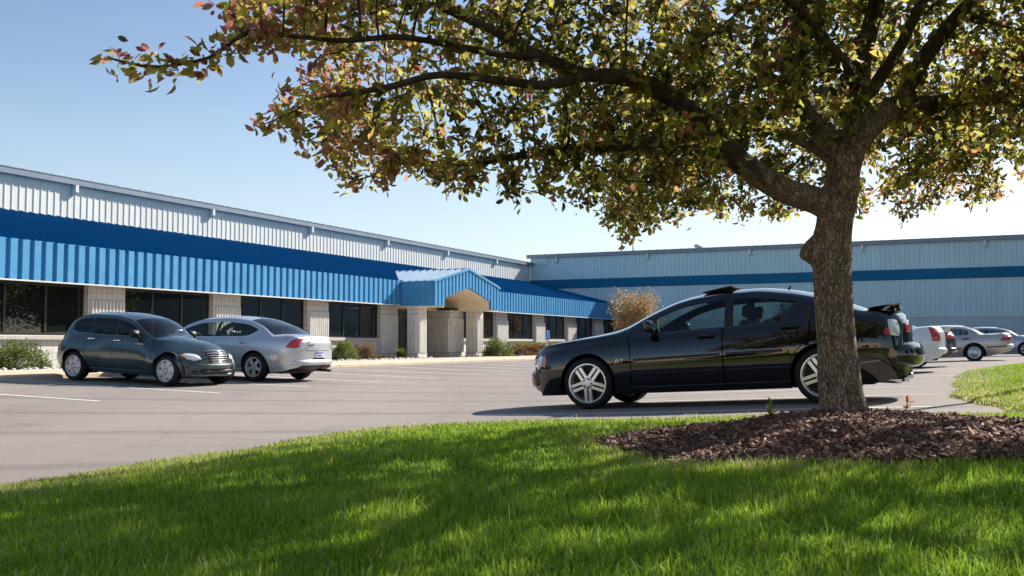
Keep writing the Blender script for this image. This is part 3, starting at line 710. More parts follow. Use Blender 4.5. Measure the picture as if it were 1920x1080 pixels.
        fs = [(i * n + k, i * n + (k + 1) % n, (i + 1) * n + (k + 1) % n, (i + 1) * n + k) for i in range(len(rings) - 1) for k in range(n)]
        b.add(vs, fs, 0, True)
        if build:
            bm = bmesh.new(); me = None
            o = b.build(name, mat, parent or c.root, uv=False, ang=50)
            bm.from_mesh(o.data); bmesh.ops.recalc_face_normals(bm, faces=bm.faces); bm.to_mesh(o.data); bm.free()
            return o
    def wheel(c, x, sg):
        sp = c.sp; Rt, rr, w = sp['R'], sp['rim'], .215; y = sg * (sp['hw'] * sp.get('track', .985) - w)
        e = child_empty('wheel', c.root, (x, y, Rt)); e.rotation_euler = (R(-90) * sg, rnd.uniform(0, 6.28) * 0, 0)   # local z points outward
        b = MB(); tr = [(rr, .02), (Rt - .05, .005), (Rt - .015, .018), (Rt - .004, .05)]
        for g_ in (.065, .105, .145): tr += [(Rt, g_ - .015), (Rt, g_), (Rt - .009, g_ + .002), (Rt - .009, g_ + .008), (Rt, g_ + .010)]
        tr += [(Rt - .004, w - .045), (Rt - .014, w - .012), (Rt - .035, w), (rr + .025, w + .003), (rr + .004, w - .006), (rr, w - .012)]
        b.lathe(tr, None, 40); b.build('tyre', M['rubber'], e, uv=False, ang=50)
        st = sp['wheel']; mt = M[st[1]]
        b = MB(); b.lathe([(rr + .004, w - .012), (rr + .004, w + .002), (rr - .012, w + .004), (rr - .022, w - .012), (rr - .03, w - .09), (rr - .03, .02)], None, 40, 0)
        zf = w - .022
        b.lathe([(rr - .03, w - .13), (.0, w - .13)], None, 40, 1)
        def spoke(a, w0, w1, r0, r1, zo=0., th=.03, crown=.012):
            m = Matrix.Rotation(a, 4, 'Z')
            pts = []
            for r, ww, z in ((r0, w0, zf + crown + zo), ((r0 + r1) / 2, (w0 + w1) / 2, zf + crown * .6 + zo), (r1, w1, zf - .004 + zo)):
                pts += [m @ Vector((r, -ww, z - th)), m @ Vector((r, -ww * .75, z)), m @ Vector((r, ww * .75, z)), m @ Vector((r, ww, z - th))]
            b.add(pts, [(4 * k + j, 4 * k + j + 1, 4 * k + j + 5, 4 * k + j + 4) for k in range(2) for j in range(3)], 0, False)
        if st[0] == 'five_double':
            for k in range(5):
                a = 2 * math.pi * k / 5 + .3
                m = Matrix.Rotation(a, 4, 'Z')
                for s in (-1, 1):
                    o = s * .032
                    vs = []
                    for r, hw_, z in ((.055, .024, zf + .016), (.12, .023, zf + .012), (rr - .02, .026, zf - .002)):
                        vs += [m @ Vector((r, o - hw_, z - .035)), m @ Vector((r, o - hw_ * .8, z)), m @ Vector((r, o + hw_ * .8, z)), m @ Vector((r, o + hw_, z - .035))]
                    b.add(vs, [(4 * q + j, 4 * q + j + 1, 4 * q + j + 5, 4 * q + j + 4) for q in range(2) for j in range(3)], 0)
            b.lathe([(.085, zf - .02), (.085, zf + .010), (.07, zf + .020), (.035, zf + .024), (0, zf + .024)], None, 20)
        elif st[0] == 'five':
            for k in range(5): spoke(2 * math.pi * k / 5 + .3, .045, .038, .04, rr - .018)
            b.lathe([(.075, zf - .02), (.075, zf + .006), (.06, zf + .016), (0, zf + .02)], None, 20)
        elif st[0] == 'six':
            for k in range(6): spoke(2 * math.pi * k / 6 + .26, .05, .085, .04, rr - .012, th=.02)
            b.lathe([(.10, zf - .02), (.10, zf + .004), (.08, zf + .014), (.05, zf + .012), (0, zf + .02)], None, 24)
        else:
            b.lathe([(rr - .02, zf - .008), (rr - .055, zf - .022), (rr - .07, zf - .004), (.10, zf + .012), (.085, zf - .004), (.05, zf + .0), (.045, zf + .02), (0, zf + .026)], None, 32)
        for k in range(5):
            a = 2 * math.pi * k / 5 + .6; b.lathe([(.012, zf + .01), (.012, zf + .032), (0, zf + .034)], Matrix.Translation((.055 * math.cos(a), .055 * math.sin(a), 0)), 6, 1)
        b.build('rim', [mt, M['dark']], e, uv=False, ang=30)
    def interior(c):
        sp = c.sp; zs = sp['seat_z']; t1, t2 = sp['seat_t']; cl = c.m.get('seat', M['cloth']); hw = sp['hw']
        def rb(b, x0, x1, y0, y1, z0, z1, rake=0., rd=.05):
            """a rounded cushion, leaning back by rake"""
            n = 12; vs = []; L = 6
            for k in range(L + 1):
                f = k / L; z = z0 + (z1 - z0) * f; q = 1 - (abs(2 * f - 1) ** 4) * .35
                for j in range(n):
                    a = 2 * math.pi * j / n; ca, sa = math.cos(a), math.sin(a); e = .45
                    vs.append(((x0 + x1) / 2 + (x1 - x0) / 2 * q * math.copysign(abs(ca) ** e, ca) - rake * f, (y0 + y1) / 2 + (y1 - y0) / 2 * q * math.copysign(abs(sa) ** e, sa), z))
            fs = [(k * n + j, k * n + (j + 1) % n, (k + 1) * n + (j + 1) % n, (k + 1) * n + j) for k in range(L) for j in range(n)]
            fs += [tuple(range(n))[::-1], tuple(range(L * n, L * n + n))]; b.add(vs, fs, 0, True)
        for sg in (1, -1):
            y = sg * hw * .40; b = MB(); x = c.X(t1)
            rb(b, x - .28, x + .26, y - .25, y + .25, zs - .16, zs); rb(b, x - .36, x - .20, y - .24, y + .24, zs - .05, zs + .56, .16)
            rb(b, x - .50, x - .39, y - .13, y + .13, zs + .60, zs + .76, .02); b.tube([(x - .45, y - .05, zs + .5), (x - .45, y - .05, zs + .64)], .008, 6); b.tube([(x - .45, y + .05, zs + .5), (x - .45, y + .05, zs + .64)], .008, 6)
            b.build('seat', cl, c.root, uv=False)
        b = MB(); x = c.X(t2); rb(b, x - .28, x + .22, -hw * .72, hw * .72, zs - .16, zs); rb(b, x - .36, x - .2, -hw * .72, hw * .72, zs - .05, zs + .46, .18)
        for y in (-.36, .36): rb(b, x - .52, x - .42, y - .12, y + .12, zs + .44, zs + .56)
        b.build('rear_seat', cl, c.root, uv=False)
        b = MB(); xd = c.X(sp['dash_t']); b.prism([(xd + .28, sp['dash_z'] - .25), (xd + .28, sp['dash_z'] - .03), (xd + .1, sp['dash_z']), (xd - .02, sp['dash_z'] - .06), (xd + .05, sp['dash_z'] - .35)], 'y', -hw * .66, hw * .66)
        b.build('dashboard', M['black'], c.root, uv=False)
        b = MB(); m = Matrix.Translation((xd - .2, hw * .40, sp['dash_z'] - .06)) @ Matrix.Rotation(R(-65), 4, 'Y')
        ring = [m @ Vector((.185 * math.cos(a), .185 * math.sin(a), 0)) for a in np.linspace(0, 2 * math.pi, 25)]
        b.tube(ring, .014, 6, cap=False); b.tube([ring[0], ring[12]], .016, 6); b.tube([m @ Vector((0, 0, 0)), m @ Vector((0, 0, -.25))], .03, 8); b.build('steering_wheel', M['black'], c.root, uv=False)
    def mirror(c, t, z, s, mat):
        sg = 1 if s == 'L' else -1; p, n = c.surf(s, t, z); b = MB(); y = p.y + sg * .13
        pr = [(.0, .055), (.03, .075), (.075, .08), (.115, .06), (.135, .02), (.14, .0)]
        n_ = 14; vs = []
        for dx, r in pr:
            for k in range(n_):
                a = 2 * math.pi * k / n_; ca, sa = math.cos(a), math.sin(a)
                vs.append((p.x + dx - .04, y + r * 1.5 * math.copysign(abs(ca) ** .6, ca), z + .07 + r * math.copysign(abs(sa) ** .6, sa)))
        b.add(vs, [(i * n_ + k, i * n_ + (k + 1) % n_, (i + 1) * n_ + (k + 1) % n_, (i + 1) * n_ + k) for i in range(len(pr) - 1) for k in range(n_)], 0, True)
        b.f.append(tuple(range(n_))); b.mi.append(1); b.sm.append(False)
        b.tube([(p.x - .0, p.y - sg * .03, z - .01), (p.x + .02, p.y + sg * .05, z + .02), (p.x + .02, y, z + .05)], [.035, .03, .03], 8, 0)
        o = b.build('mirror', [mat, M['chrome']], c.root, uv=False)
        bm = bmesh.new(); bm.from_mesh(o.data); bmesh.ops.recalc_face_normals(bm, faces=bm.faces); bm.to_mesh(o.data); bm.free()
    def handle(c, k, s, t, z, mat, w=.21):
        sg = 1 if s == 'L' else -1; p, n = c.surf(s, t, z); b = MB(); d = c.doors.get((k, s))
        b.tube([(p.x - w / 2, p.y - .01, z), (p.x - w / 2 + .02, p.y + sg * .03, z + .004), (p.x, p.y + sg * .038, z + .006), (p.x + w / 2 - .02, p.y + sg * .03, z + .004), (p.x + w / 2, p.y - .01, z)], .017, 8)
        b.v = [(v[0], v[1], z + (v[2] - z) * 1.25) for v in b.v]
        b.build('handle', mat, d or c.root, uv=False)
    def bumper(c, name, view, z, half, ry, rx, mat, push=0.):
        b = MB(); sx = 1 if view == 'F' else -1; ys = np.linspace(-half, half, 21); P = [c.surf(view, y, z)[0] for y in ys]; n = 12; vs = []
        for i, p in enumerate(P):
            f = 1 - .35 * abs(ys[i] / half) ** 6
            for k in range(n):
                a = 2 * math.pi * k / n; vs.append((p.x + sx * push + rx * math.cos(a) * f, p.y, p.z + ry * math.sin(a) * f))
        b.add(vs, [(i * n + k, i * n + (k + 1) % n, (i + 1) * n + (k + 1) % n, (i + 1) * n + k) for i in range(20) for k in range(n)], 0, True)
        b.f += [tuple(range(n)), tuple(range(20 * n, 21 * n))]; b.mi += [0, 0]; b.sm += [False, False]
        o = b.build(name, mat, c.root, uv=False); bm = bmesh.new(); bm.from_mesh(o.data); bmesh.ops.recalc_face_normals(bm, faces=bm.faces); bm.to_mesh(o.data); bm.free()
    def lineof(c, name, view, pts, w, mat, off=.008, parent=None):
        """a narrow moulding following the skin"""
        b = MB(); vs = []
        P = []
        for (u0, v0), (u1, v1) in zip(pts[:-1], pts[1:]):
            k = max(2, int(math.dist((u0, v0), (u1, v1)) / .06)); P += [(u0 + (u1 - u0) * i / k, v0 + (v1 - v0) * i / k) for i in range(k)]
        P.append(pts[-1])
        for u, v in P:
            for dv, o in ((-w / 2, -.01), (-w / 2 * .8, off), (w / 2 * .8, off), (w / 2, -.01)):
                p, n = c.surf(view, u, v + dv); vs.append(p + n * o)
        n_ = len(P); b.add(vs, [(4 * i + j, 4 * i + j + 1, 4 * i + j + 5, 4 * i + j + 4) for i in range(n_ - 1) for j in range(3)], 0, True)
        o = b.build(name, mat, parent or c.root, uv=False, ang=40)
        bm = bmesh.new(); bm.from_mesh(o.data); bmesh.ops.recalc_face_normals(bm, faces=bm.faces); bm.to_mesh(o.data); bm.free(); return o

def place(s, d_front_ax, d_rear_ax, name, label, heading, group=None):
    """car root on the lot: heading -1 noses to the office, +1 noses out"""
    zf, zr = float(lotz(d_front_ax)), float(lotz(d_rear_ax)); wb = abs(d_front_ax - d_rear_ax); dm = (d_front_ax + d_rear_ax) / 2
    p = XY(s, dm); th = math.atan2(zf - zr, wb)
    return empty(name, (p.x, p.y, (zf + zr) / 2), RZ + (R(90) if heading < 0 else R(-90)), label, 'car', group, ry=-th)
def text(body, size, parent, mat, loc, rot, ext=.002, name='badge'):
    cu = bpy.data.curves.new(name, 'FONT'); cu.body = body; cu.size = size; cu.extrude = ext; cu.align_x = 'CENTER'
    t = bpy.data.objects.new('tmp', cu); C.objects.link(t); dg = bpy.context.evaluated_depsgraph_get()
    me = bpy.data.meshes.new_from_object(t.evaluated_get(dg)); bpy.data.objects.remove(t); me.materials.clear(); me.materials.append(mat); me.name = name
    o = bpy.data.objects.new(name, me); C.objects.link(o); o.parent = parent; o.location = loc; o.rotation_euler = rot; return o

Z0 = T([(0, 0), (9, 0)])
def sedan(L, hw, H, ax, R_, rim, wheel, belt, cowl, top0, top1, deck, hood0, hood1, deckz, **kw):
    """tables for a three-box car: t of cowl, roof start, roof end, deck start; heights of hood nose/cowl, belt, deck"""
    rl = H - .075
    sp = dict(L=L, hw=hw, ax=ax, R=R_, rim=rim, Ra=R_ + .052, wheel=wheel, rail=.085,
        zs=T([(0, hood0 - .14), (.12, hood0 - .06), (.5, hood0 + (belt - hood0) * .25), (cowl, belt - .035), (top0, belt), ((top0 + top1) / 2, belt + .02), (deck, min(belt + .05, deckz - .04)), (L - .25, deckz - .07), (L - .06, deckz - .11), (L, deckz - .2)]),
        zr=T([(0, hood0 - .06), (.12, hood0), (.5, hood0 + (hood1 - hood0) * .45), (cowl - .1, hood1 - .04), (cowl + .12, hood1 - .01), (cowl + (top0 - cowl) * .5, hood1 + (rl - hood1) * .56), (top0, rl - .035), ((top0 + top1) / 2, rl), (top1, rl - .04), (top1 + (deck - top1) * .5, deckz + (rl - deckz) * .5), (deck, deckz - .03), (L - .25, deckz - .02), (L - .06, deckz - .05), (L, deckz - .14)]),
        cr=T([(0, .05), (.5, .05), (cowl, .055), (top0, .07), (top1, .07), (deck, .03), (L, .03)]),
        ws=T([(0, hw * .68), (.06, hw * .77), (.18, hw * .85), (.45, hw * .93), (.9, hw * .985), (L * .4, hw), (L * .75, hw), (L - .6, hw * .97), (L - .25, hw * .92), (L - .08, hw * .86), (L, hw * .78)]),
        zb=T([(0, .27), (.3, .20), (.7, .19), (L - .9, .20), (L - .4, .25), (L, .34)]),
        wr=T([(0, hw * .55), (.4, hw * .78), (cowl - .05, hw * .82), (cowl + .1, hw * .79), (top0, hw * .645), ((top0 + top1) / 2, hw * .62), (top1, hw * .63), (deck, hw * .76), (L - .3, hw * .76), (L, hw * .62)]),
        vl=T([(0, .05), (9, .05)]), fl=Z0,
        bow=T([(0, 0), (.5, .0), (cowl - .3, .16), (cowl, .24), (top0, .10), (top0 + .5, 0), (top1 - .3, 0), (deck, -.16), (L - .4, 0), (L, 0)]),
        ws_t=(cowl + .06, top0 - .02), rw_t=(top1 + .06, deck - .06), seat_z=.52, dash_t=cowl + .25, dash_z=belt - .01)
    sp.update(kw); return sp

# ---- black sedan under the tree
sp = sedan(5.00, .945, 1.52, (1.0, 4.04), .345, .262, ('five_double', 'wheel_alloy'), .972, 1.42, 2.45, 3.45, 4.35, .775, 1.02, 1.115,
    lines=[1.62, 2.84, 3.90], door=(1.62, 3.90), doors=[(1.62, 2.84), (2.84, 3.90)], win=[(2.02, 2.86), (2.97, 3.72)], pil=[(2.86, 2.97)], seat_t=(2.62, 3.55))
sp['zr'] = T([(0, .735), (.06, .79), (.15, .835), (.4, .885), (.8, .925), (1.25, .965), (1.45, .99), (1.65, 1.05), (1.85, 1.15), (2.05, 1.245), (2.3, 1.345), (2.58, 1.405), (2.9, 1.435), (3.2, 1.435), (3.5, 1.40), (3.85, 1.325), (4.15, 1.215), (4.42, 1.115), (4.7, 1.085), (4.90, 1.06), (4.97, 1.03), (5.0, .95)])
sp['zs'] = T([(0, .65), (.1, .73), (.4, .81), (.9, .875), (1.4, .925), (2.0, .955), (3.0, .985), (3.4, 1.01), (3.8, 1.05), (4.2, 1.065), (4.7, 1.04), (4.92, .97), (5.0, .84)])
sp['tlb'] = .09; sp['nb'] = .15; sp['zb'] = T([(0, .27), (.3, .20), (.7, .19), (4.2, .20), (4.7, .24), (5.0, .29)])
sp['vl'] = T([(0, .05), (3.2, .05), (3.4, .13), (3.6, .36), (3.72, .62), (6, .62)])
sp['ws_t'] = (1.58, 2.42); sp['rw_t'] = (3.62, 4.33)
mp = dict(paint=m_paint_car('black_car_paint', (.0020, .0026, .0040), 0, .12, 0, 1.75), wins=[M['glass'], M['glass']], rear=M['glass'], pillar=M['black'], seat=M['darkcloth'])
r = place(-6.1, 19.57, 22.61, 'black_sedan', 'black four door sedan with chrome wheels parked behind the tree trunk', -1)
c = Car(sp, r, mp)
for s in 'LR':
    c.mirror(1.93, .985, s, mp['paint']); c.handle(0, s, 2.63, .895, M['black']); c.handle(1, s, 3.68, .955, M['black'])
    c.lineof('side_moulding', s, [(1.66, .63), (2.80, .655)], .035, M['black'], .012); c.lineof('side_moulding', s, [(2.88, .655), (3.58, .67)], .035, M['black'], .012)
    sg = 1 if s == 'L' else -1
    c.patch('side_marker', s, [(.30, .60), (.355, .575), (.375, .66), (.345, .755), (.315, .73)], M['amber'], .005)
    c.patch('headlight', s, [(.16, .57), (.23, .56), (.29, .60), (.30, .73), (.24, .75), (.17, .70)], M['lens'], .004)
    c.patch('taillight', s, [(4.83, .79), (4.91, .775), (4.925, .86), (4.90, .97), (4.80, .985), (4.81, .88)], M['lens'], .006)  # pale lens colour stands for sky reflected in the red lens
    c.patch('side_marker', s, [(4.755, .80), (4.815, .80), (4.81, .87), (4.77, .885)], M['red'], .008)
    c.patch('taillight', 'B', [(sg * .22, .82), (sg * .52, .82), (sg * .52, .92), (sg * .24, .93)], M['red'], .003)
    c.patch('headlight', 'F', [(sg * .38, .57), (sg * .64, .58), (sg * .64, .70), (sg * .38, .70)], M['lens'], .006)
    b = MB(); b.tube([(c.X(4.6), sg * .55, .27), (c.X(4.90), sg * .52, .245)], .045, 12, cap=False); b.tube([(c.X(4.90), sg * .52, .262), (c.X(4.98), sg * .52, .263)], [.04, .04], 12); b.build('exhaust_tip', M['chrome'], r, uv=False)
p, n = c.surf('L', 1.5, .62); text('R/T', .075, r, M['chrome'], (p.x + .03, p.y + .006, .60), (R(90), 0, R(180)))
c.bumper('bumper', 'B', .55, .83, .15, .075, mp['paint'], .05); c.bumper('bumper', 'F', .42, .72, .12, .05, mp['paint'], .012)
c.patch('grille', 'F', [(-.34, .56), (.34, .56), (.36, .70), (-.36, .70)], M['black'], .008); c.patch('licence_plate', 'B', [(-.16, .62), (.16, .62), (.16, .76), (-.16, .76)], M['plate'], .008)
b = MB(); b.box(c.X(.62), c.X(.20), -.62, .62, .185, .235); b.build('chin_spoiler', M['black'], r)
b = MB()
pr = [(4.56, 1.128), (4.66, 1.146), (4.82, 1.162), (4.95, 1.168), (4.955, 1.152), (4.82, 1.140), (4.66, 1.120)]
b.prism([(c.X(t), z) for t, z in pr], 'y', -.70, .70)
for y in (-.56, .56): b.prism([(c.X(4.84), 1.04), (c.X(4.83), 1.145), (c.X(4.88), 1.15), (c.X(4.88), 1.04)], 'y', y - .02, y + .02)
b.build('spoiler', mp['paint'], r)
b = MB(); b.prism([(c.X(2.50), 1.478), (c.X(2.50), 1.492), (c.X(2.84), 1.545), (c.X(2.90), 1.545), (c.X(2.90), 1.53), (c.X(2.84), 1.528)], 'y', -.38, .38); b.build('sunroof', M['dark'], r)
b = MB(); b.tube([(c.X(3.55), 0, 1.46), (c.X(3.59), 0, 1.515)], [.022, .008], 8); b.build('antenna', mp['paint'], r)
b = MB(); b.tube([(c.X(1.62), .42, 1.075), (c.X(1.56), 0, 1.07), (c.X(1.55), -.05, 1.07)], .009, 6); b.tube([(c.X(1.62), -.40, 1.075), (c.X(1.56), -.1, 1.07), (c.X(1.55), -.06, 1.07)], .009, 6); b.build('wiper', M['black'], r)

# ---- dark teal retro wagon
L = 3.95; hw = .85
sp = dict(L=L, hw=hw, ax=(.60, 3.19), R=.312, rim=.220, Ra=.365, wheel=('six', 'cover'), rail=.07, arch=1.0, nb=.17, tlb=.10,
    zs=T([(0, .54), (.1, .60), (.35, .68), (.7, .725), (1.0, .765), (1.25, .86), (1.45, .945), (2.2, .98), (3.0, 1.0), (3.4, .99), (3.65, .91), (3.85, .72), (3.95, .55)]),
    zr=T([(0, .66), (.08, .735), (.3, .815), (.6, .865), (.95, .905), (1.2, .935), (1.4, 1.03), (1.6, 1.175), (1.8, 1.295), (2.0, 1.36), (2.4, 1.405), (2.9, 1.41), (3.2, 1.385), (3.42, 1.29), (3.6, 1.13), (3.75, .97), (3.88, .80), (3.95, .64)]),
    cr=T([(0, .04), (.5, .065), (1.1, .065), (1.7, .075), (3.2, .07), (3.7, .04), (3.95, .03)]),
    ws=T([(0, .60), (.06, .68), (.2, .745), (.45, .785), (1.2, .785), (2.2, .785), (2.9, .79), (3.3, .80), (3.6, .79), (3.85, .75), (3.95, .66)]),
    zb=T([(0, .22), (.2, .20), (3.6, .21), (3.8, .26), (3.95, .32)]),
    wr=T([(0, .24), (.3, .34), (.7, .42), (1.05, .52), (1.25, .62), (1.5, .615), (1.8, .585), (2.5, .565), (3.2, .57), (3.6, .60), (3.85, .60), (3.95, .50)]),
    vl=T([(0, .06), (3.0, .06), (3.25, .12), (3.42, .34), (3.95, .5)]),
    fl=T([(0, .02), (.2, .05), (.5, .08), (.85, .075), (1.2, .02), (1.45, 0), (2.4, 0), (2.6, .03), (2.95, .08), (3.35, .08), (3.7, .04), (3.95, .02)]),
    bow=T([(0, 0), (.4, 0), (.8, .06), (1.1, .16), (1.6, .12), (2.1, 0), (3.2, 0), (3.6, -.05), (3.95, 0)]),
    ws_t=(1.22, 1.80), rw_t=(3.42, 3.72), lines=[1.2, 2.16, 2.86], door=(1.2, 2.86), doors=[(1.2, 2.16), (2.16, 2.86)],
    win=[(1.46, 2.10), (2.17, 2.83), (2.89, 3.38)], pil=[(2.10, 2.17), (2.83, 2.89)], seat_z=.52, seat_t=(2.0, 2.85), dash_t=1.28, dash_z=.93)
mp = dict(paint=m_paint_car('teal_car_paint', (.030, .058, .064), .35, .22, .35), wins=[M['glass'], M['privacy'], M['privacy']], rear=M['privacy'], pillar=M['black'], seat=M['darkcloth'])
r = place(-3.75, 9.62, 7.03, 'teal_wagon', 'dark teal retro styled wagon backed in beside the silver sedan', 1); c = Car(sp, r, mp)
for s in 'LR':
    sg = 1 if s == 'L' else -1
    c.mirror(1.52, .965, s, M['black']); c.handle(0, s, 2.03, .875, M['chrome']); c.handle(1, s, 2.75, .895, M['chrome'])
    c.patch('headlight', 'F', [(sg * .43, .56), (sg * .55, .525), (sg * .67, .565), (sg * .715, .635), (sg * .62, .675), (sg * .50, .66), (sg * .44, .62)], M['lens'], .012, .03)
    c.patch('side_marker', 'F', [(sg * .67, .575), (sg * .715, .60), (sg * .725, .635), (sg * .685, .65)], M['amber'], .03, .008)
    c.patch('taillight', s, [(3.72, .62), (3.83, .62), (3.83, .80), (3.74, .83)], M['red'], .010, .01)
    c.lineof('side_moulding', s, [(1.25, .44), (2.80, .44)], .05, mp['paint'], .012)
p, n = c.surf('R', 1.40, .80); text('PT CRUISER', .042, r, M['chrome'], (p.x, p.y - .006, .81), (R(90), 0, 0))
g = MB()
for k in range(6):
    z = .495 + k * .046; q = .235 + .014 * k
    P = [c.surf('F', y, z)[0] + Vector((.02, 0, 0)) for y in np.linspace(-q, q, 9)]; g.tube(P, .0125, 6)
gr = c.patch('grille', 'F', [(-.24, .475), (.24, .475), (.32, .74), (.18, .765), (-.18, .765), (-.32, .74)], M['black'], .006); g.build('grille_bars', M['chrome'], gr)
c.bumper('air_intake', 'F', .312, .46, .044, .034, M['black'])
for sg in (1, -1): c.patch('fog_light', 'F', [(sg * .49, .275), (sg * .58, .28), (sg * .59, .335), (sg * .49, .335)], M['black'], .006)
c.bumper('bumper', 'F', .420, .665, .062, .055, mp['paint'])
c.bumper('bumper_lip', 'F', .240, .635, .034, .05, mp['paint'])
p, n = c.surf('R', 1.12, .80); b = MB(); b.tube([(p.x, p.y + .02, .80), (p.x - .10, p.y + .05, 1.55)], [.006, .003], 5); b.build('antenna', M['dark'], r)
b = MB(); b.tube([(c.X(1.24), -.45, 1.0), (c.X(1.10), 0, 1.015)], .010, 6); b.tube([(c.X(1.14), .05, 1.01), (c.X(1.20), .5, 1.0)], .010, 6); b.build('wiper', M['black'], r)

# ---- silver sedan nosed in
sp = sedan(5.02, .925, 1.49, (1.09, 3.91), .328, .222, ('five', 'cover'), .955, 1.30, 2.30, 3.45, 4.28, .72, 1.0, 1.075,
    lines=[1.55, 2.70, 3.72], door=(1.55, 3.72), doors=[(1.55, 2.70), (2.70, 3.72)], win=[(1.72, 2.68), (2.76, 3.50), (3.55, 3.82)], pil=[(2.68, 2.76), (3.50, 3.55)], seat_t=(2.5, 3.45))
sp['vl'] = T([(0, .05), (3.4, .05), (3.6, .10), (3.75, .32), (3.83, .62), (9, .62)])
mp = dict(paint=m_paint_car('silver_car_paint', (.62, .64, .67), .3, .24, .55), wins=[M['glass']] * 3, rear=M['glass'], pillar=M['black'], seat=M['cloth'])
silver_paint = mp['paint']
r = place(-1.0, 6.77, 9.59, 'silver_sedan', 'silver sedan nosed in towards the office with its red taillights facing out', -1); c = Car(sp, r, mp)
for s in 'LR':
    sg = 1 if s == 'L' else -1
    c.mirror(1.72, .98, s, mp['paint']); c.handle(0, s, 2.56, .845, mp['paint']); c.handle(1, s, 3.56, .875, mp['paint'])
    c.patch('taillight', s, [(4.72, .795), (4.93, .775), (4.95, .985), (4.88, 1.0), (4.82, .95)], M['red'], .006, .008)
    c.patch('taillight', 'B', [(sg * .585, .80), (sg * .69, .80), (sg * .68, .95), (sg * .62, .96)], M['red'], .008, .01)
    c.lineof('reverse_light', 'B', [(sg * .56, .775), (sg * .68, .775)], .03, M['lens'], .012)
    c.lineof('side_moulding', s, [(1.6, .56), (3.45, .57)], .05, mp['paint'], .010)
    c.patch('headlight', 'F', [(sg * .40, .56), (sg * .68, .57), (sg * .70, .68), (sg * .42, .66)], M['lens'], .006)
c.patch('fuel_door', 'L', [(4.32, .74), (4.47, .74), (4.48, .86), (4.46, .875), (4.33, .875), (4.315, .86)], mp['paint'], .004)
pl = c.patch('licence_plate', 'B', [(-.155, .565), (.155, .565), (.155, .70), (-.155, .70)], M['white'], .012); c.patch('plate_band', 'B', [(-.15, .655), (.15, .655), (.15, .698), (-.15, .698)], M['plate'], .016, parent=pl); c.patch('plate_band', 'B', [(-.12, .60), (.12, .60), (.12, .635), (-.12, .635)], M['plate'], .015, parent=pl)
c.lineof('trunk_seam', 'B', [(-.44, .755), (-.38, .725), (.38, .725), (.44, .755)], .012, M['black'], .004)
c.bumper('bumper', 'B', .46, .74, 0.067, .05, mp['paint'])
p, n = c.surf('B', .30, .86); text('IMPALA LS', .055, r, M['dark'], (p.x - .012, .30, .835), (R(90), 0, R(-90)))
p, n = c.surf('B', .36, .92); b = MB(); b.box(p.x - .012, p.x + .02, .33, .39, .91, .93); b.build('badge', M['chrome'], r)
b = MB(); b.tube([(c.X(3.35), 0, 1.465), (c.X(3.40), 0, 1.51)], [.022, .008], 8); b.build('antenna', M['black'], r)
b = MB(); b.tube([(c.X(4.5), -.5, .26), (c.X(5.02), -.5, .26)], .03, 10); b.build('exhaust_tip', M['dark'], r)

# ---- white sedan beyond, tall red lamps
base = dict(lines=[1.55, 2.75, 3.78], door=(1.55, 3.78), doors=[(1.55, 2.75), (2.75, 3.78)], win=[(1.80, 2.70), (2.80, 3.62)], pil=[(2.70, 2.80)], seat_t=(2.5, 3.45))
sp = sedan(5.16, .935, 1.46, (1.06, 3.99), .335, .225, ('five', 'cover'), .97, 1.40, 2.40, 3.45, 4.35, .74, 1.0, 1.10, **base)
mp = dict(paint=m_paint_car('white_car_paint', (.74, .75, .76), 0, .25), wins=[M['glass']] * 2, seat=M['cloth'])
r = place(6.4, 19.62, 22.55, 'white_sedan', 'white sedan with a tall upright red taillight just past the black sedan', -1); c = Car(sp, r, mp)
for s in 'LR':
    sg = 1 if s == 'L' else -1
    c.mirror(1.80, .99, s, mp['paint']); c.handle(0, s, 2.6, .86, mp['paint']); c.handle(1, s, 3.62, .89, mp['paint'])
    c.patch('taillight', s, [(4.93, .74), (5.09, .735), (5.06, .93), (4.99, 1.07), (4.86, 1.07), (4.90, .90)], M['red'], .008, .01)
    c.patch('taillight', 'B', [(sg * .58, .74), (sg * .76, .74), (sg * .70, 1.0), (sg * .62, 1.0)], M['red'], .008)
c.patch('licence_plate', 'B', [(-.16, .60), (.16, .60), (.16, .74), (-.16, .74)], M['plate'], .010)
c.bumper('bumper', 'B', .50, .76, 0.077, .05, mp['paint'])
# ---- dark sedan past it
sp = sedan(4.75, .90, 1.42, (1.0, 3.70), .32, .21, ('five', 'cover'), .92, 1.3, 2.25, 3.2, 4.0, .70, .95, 1.02, **dict(base, lines=[1.45, 2.55, 3.5], door=(1.45, 3.5), doors=[(1.45, 2.55), (2.55, 3.5)], win=[(1.7, 2.5), (2.6, 3.4)], pil=[(2.5, 2.6)], seat_t=(2.35, 3.25)))
mp = dict(paint=m_paint_car('dark_green_car_paint', (.012, .020, .020), .3, .2, .2), wins=[M['glass']] * 2, seat=M['darkcloth'])
r = place(11.9, 20.15, 22.85, 'dark_sedan', 'dark sedan with a rear spoiler and low red lamp mostly hidden behind the white car', -1); c = Car(sp, r, mp)
for s in 'LR':
    sg = 1 if s == 'L' else -1
    c.mirror(1.7, .95, s, mp['paint']); c.handle(0, s, 2.4, .80, mp['paint']); c.handle(1, s, 3.35, .83, mp['paint'])
    c.patch('taillight', s, [(4.45, .80), (4.71, .79), (4.69, .93), (4.48, .93)], M['red'], .008, .01)
    c.patch('taillight', 'B', [(sg * .35, .80), (sg * .68, .80), (sg * .68, .92), (sg * .35, .92)], M['red'], .008)
b = MB(); b.prism([(c.X(4.45), 1.10), (c.X(4.45), 1.12), (c.X(4.72), 1.135), (c.X(4.72), 1.11)], 'y', -.7, .7)
for y in (-.6, .6): b.box(c.X(4.66), c.X(4.5), y - .03, y + .03, .98, 1.11)
